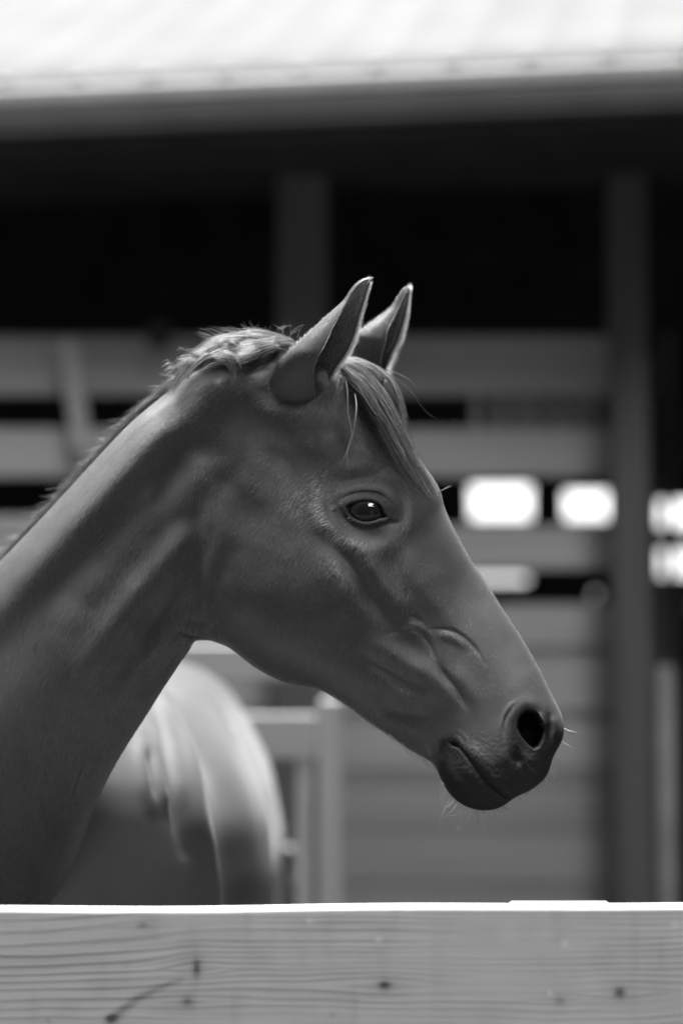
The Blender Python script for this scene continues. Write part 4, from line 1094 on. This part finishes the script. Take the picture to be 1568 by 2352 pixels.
fl = []
YA = 3.255
fl.append(dict(guides=[[(782,838,3.25),(815,858,3.235),(850,895,3.225),(880,945,3.22),(910,1000,3.215),(940,1050,3.21),(970,1100,3.205)],
                       [(800,830,3.27),(840,850,3.255),(880,890,3.24),(905,935,3.235),(922,985,3.23),(945,1035,3.225),(985,1115,3.22)]], cnt=100, spread=6))
fl.append(dict(guides=[[(810,820,3.29),(860,842,3.28),(895,872,3.27),(915,915,3.265),(924,965,3.26),(934,1010,3.255)],
                       [(830,826,3.31),(875,846,3.30),(908,880,3.29),(924,925,3.285),(927,975,3.28),(932,1005,3.28)]], cnt=89, spread=5))
fl.append(dict(guides=[[(775,842,3.235),(800,862,3.215),(830,905,3.205),(862,950,3.20),(890,1005,3.20),(916,1058,3.20),(950,1110,3.20),(975,1140,3.20)],
                       [(782,838,3.24),(818,872,3.22),(850,920,3.21),(885,975,3.205),(912,1030,3.205),(950,1085,3.205),(1000,1155,3.21)]], cnt=85, spread=5))
fl.append(dict(guides=[[(770,835,3.25),(800,832,3.24),(840,850,3.235),(870,880,3.235)], [(790,820,3.28),(830,828,3.27),(865,845,3.265),(890,880,3.26)]], cnt=93, spread=8))
fl.append(dict(guides=[[(790,860,3.21),(800,900,3.19),(796,945,3.185),(806,985,3.18),(812,995,3.18),(800,1025,3.178),(792,1045,3.176),(768,1068,3.176)],
                       [(790,860,3.21),(800,900,3.19),(796,945,3.185),(806,985,3.18),(811,998,3.18),(798,1030,3.178),(793,1045,3.176),(784,1076,3.176)]], cnt=14, spread=2.2, clump=.4, wob=1.5, rad=.00013, tipvar=.1))
fl.append(dict(guides=[[(815,905,3.205),(820,930,3.19),(816,965,3.18),(812,995,3.18),(800,1025,3.178),(795,1050,3.176),(803,1078,3.176)]], cnt=12, spread=1.8, clump=.4, wob=1.0, rad=.00013, tipvar=.12))
fl.append(dict(guides=[[(812,995,3.18),(822,1003,3.178),(834,1014,3.178)]], cnt=3, spread=1, wob=.5))
for g_ in ([(880,848,3.30),(905,854,3.30),(935,868,3.30),(952,882,3.30),(966,904,3.30)], [(890,856,3.30),(925,880,3.30),(950,905,3.30),(966,935,3.30),(988,958,3.30),(1009,966,3.30)],
           [(885,860,3.3),(910,872,3.3),(928,893,3.3)], [(915,920,3.29),(935,950,3.29),(944,970,3.29)], [(925,960,3.28),(940,990,3.28),(950,1020,3.28)],
           [(935,1010,3.28),(955,1040,3.28),(968,1052,3.28),(978,1078,3.28)], [(930,1000,3.28),(945,1035,3.28),(956,1040,3.28)], [(1008,1130,3.26),(1022,1122,3.26),(1038,1118,3.26)]):
    fl.append(dict(guides=[g_], cnt=3, spread=1.6, wob=1.5, rad=.00012, tipvar=.12))
fl.append(dict(guides=[[(930,1040,3.225),(950,1080,3.215),(975,1120,3.21),(1000,1165,3.21)], [(940,1030,3.245),(965,1065,3.235),(985,1095,3.23),(1005,1125,3.23)]], cnt=96, spread=4))
for q in range(30):
    t_ = rt.random(); w_ = rt.uniform(-1, 1); L = rt.uniform(.55, 1.05)
    pth = np.array([(790,845,3.24),(822,868,3.222),(858,905,3.21),(892,960,3.205),(918,1015,3.203),(948,1070,3.203),(985,1130,3.205)], float)
    n_p = max(3, int(round(7 * L))); pth = pth[:n_p].copy(); pth[:, 0] += 20 * w_ * np.linspace(.7, .9, n_p) + rt.normal(0, 4, n_p); pth[:, 1] += -6 * w_ + rt.normal(0, 3, n_p); pth[:, 2] += .018 * (w_ + 1) - .012
    fl.append(dict(guides=[[tuple(z) for z in pth]], cnt=int(rt.integers(8, 22)), spread=rt.uniform(1.2, 2.6), wob=6, clump=.3, tipvar=.4, rad=.0002))
locks('forelock', fl, M_MANE, k=18)

# whiskers and chin hair
wh = []
for u0, v0, u1, v1, c_ in ((1014,1800,1028,1900,.3),(1016,1810,1010,1850,.1),(1035,1835,1020,1945,-.4),(1060,1852,1040,1945,.2),(1080,1862,1070,1905,.1),(1095,1864,1100,1960,.15),(1105,1866,1118,1950,.1),
                        (1120,1866,1132,1925,.2),(1130,1864,1150,1922,.2),(1145,1858,1165,1888,.3),(1040,1840,1012,1862,.1),(1050,1848,1025,1875,.1),(1150,1855,1172,1866,.2),
                        (1294,1672,1322,1676,.05),(1290,1705,1312,1716,.05),(1268,1740,1284,1764,.5),(1266,1746,1282,1776,.45),(1264,1755,1283,1784,.3),(1262,1764,1281,1790,.2),(1260,1772,1278,1794,.15),
                        (1257,1782,1274,1802,.1),(1250,1790,1268,1806,.05),(1240,1798,1258,1815,0),(1225,1808,1238,1826,0),(1205,1818,1214,1836,0),(1185,1828,1192,1840,0)):
    for q in range(3):
        j1, j2 = rng.normal(0, 4, 2), rng.normal(0, 4, 2)
        mx_, my_ = (u0 + u1) / 2 + c_ * (v1 - v0) * .4, (v0 + v1) / 2 - c_ * (u1 - u0) * .4
        f_ = rng.uniform(.6, 1.05)
        gd = [(u0 + j1[0] * .6, v0 + j1[1] * .4 - 2, 3.16), (u0 + (mx_ - u0) * f_ + j1[0], v0 + (my_ - v0) * f_ + j1[1], 3.155), (u0 + (u1 - u0) * f_ + j2[0], v0 + (v1 - v0) * f_ + j2[1], 3.15)]
        wh.append(dict(guides=[gd], cnt=1, spread=.5, wob=.6, rad=.00017, tipvar=.02))
# beard under the jaw groove and along the lips
for q in range(170):
    t = rng.random(); c_ = np.array([(760,1597),(844,1657),(900,1693),(950,1728),(985,1748),(1006,1775)], float)
    u0 = np.interp(t, np.linspace(0, 1, 6), c_[:, 0]); v0 = np.interp(t, np.linspace(0, 1, 6), c_[:, 1])
    L = rng.uniform(14, 34) * (1.3 if .45 < t < .85 else .7)
    gd = [(u0, v0 - 4, 3.2), (u0 + L * .35 + rng.normal(0, 3), v0 + L * .5, 3.195 + rng.normal(0, .01)), (u0 + L * .6 + rng.normal(0, 5), v0 + L * .95, 3.19)]
    wh.append(dict(guides=[gd], cnt=1, spread=.5, wob=.8, rad=.00013, tipvar=.02))
for q in range(90):
    t = rng.random(); c_ = np.array([(1010,1790),(1025,1820),(1060,1850),(1105,1866),(1145,1860),(1170,1838),(1212,1818),(1245,1795),(1262,1765)], float)
    u0 = np.interp(t, np.linspace(0, 1, 9), c_[:, 0]); v0 = np.interp(t, np.linspace(0, 1, 9), c_[:, 1]); L = rng.uniform(5, 16)
    gd = [(u0, v0 - 3, 3.165), (u0 + L * .3 + rng.normal(0, 2), v0 + L * .5, 3.16), (u0 + L * .4 + rng.normal(0, 4), v0 + L, 3.16)]
    wh.append(dict(guides=[gd], cnt=1, spread=.5, wob=.8, rad=.00015, tipvar=.02))
for g_ in ([(1205,1744,3.10),(1214,1762,3.098),(1233,1776,3.097)], [(1192,1748,3.105),(1196,1768,3.10),(1208,1788,3.10)], [(1188,1752,3.105),(1192,1770,3.10),(1200,1782,3.10)]):
    wh.append(dict(guides=[g_], cnt=1, spread=.6, wob=.6, rad=.00008, tipvar=.05))
locks('whiskers', wh, M_WHISK, k=8)

# tail: hangs behind the body
n_t = 900; t = np.linspace(0, 1, 12); a0 = rng.uniform(0, 6.28, n_t); r0 = rng.uniform(0, .05, n_t)
P = np.empty((n_t, 12, 3)); P[..., 0] = CX + (r0 * np.cos(a0))[:, None] * (.5 + t); P[..., 1] = 5.82 + .12 * np.sin(t * 2.2)[None] + (r0 * np.sin(a0))[:, None]; P[..., 2] = 1.42 - t[None] * rng.uniform(.7, .95, n_t)[:, None]
hair_obj('tail', P, np.full((n_t, 12), .0009), M_MANE)
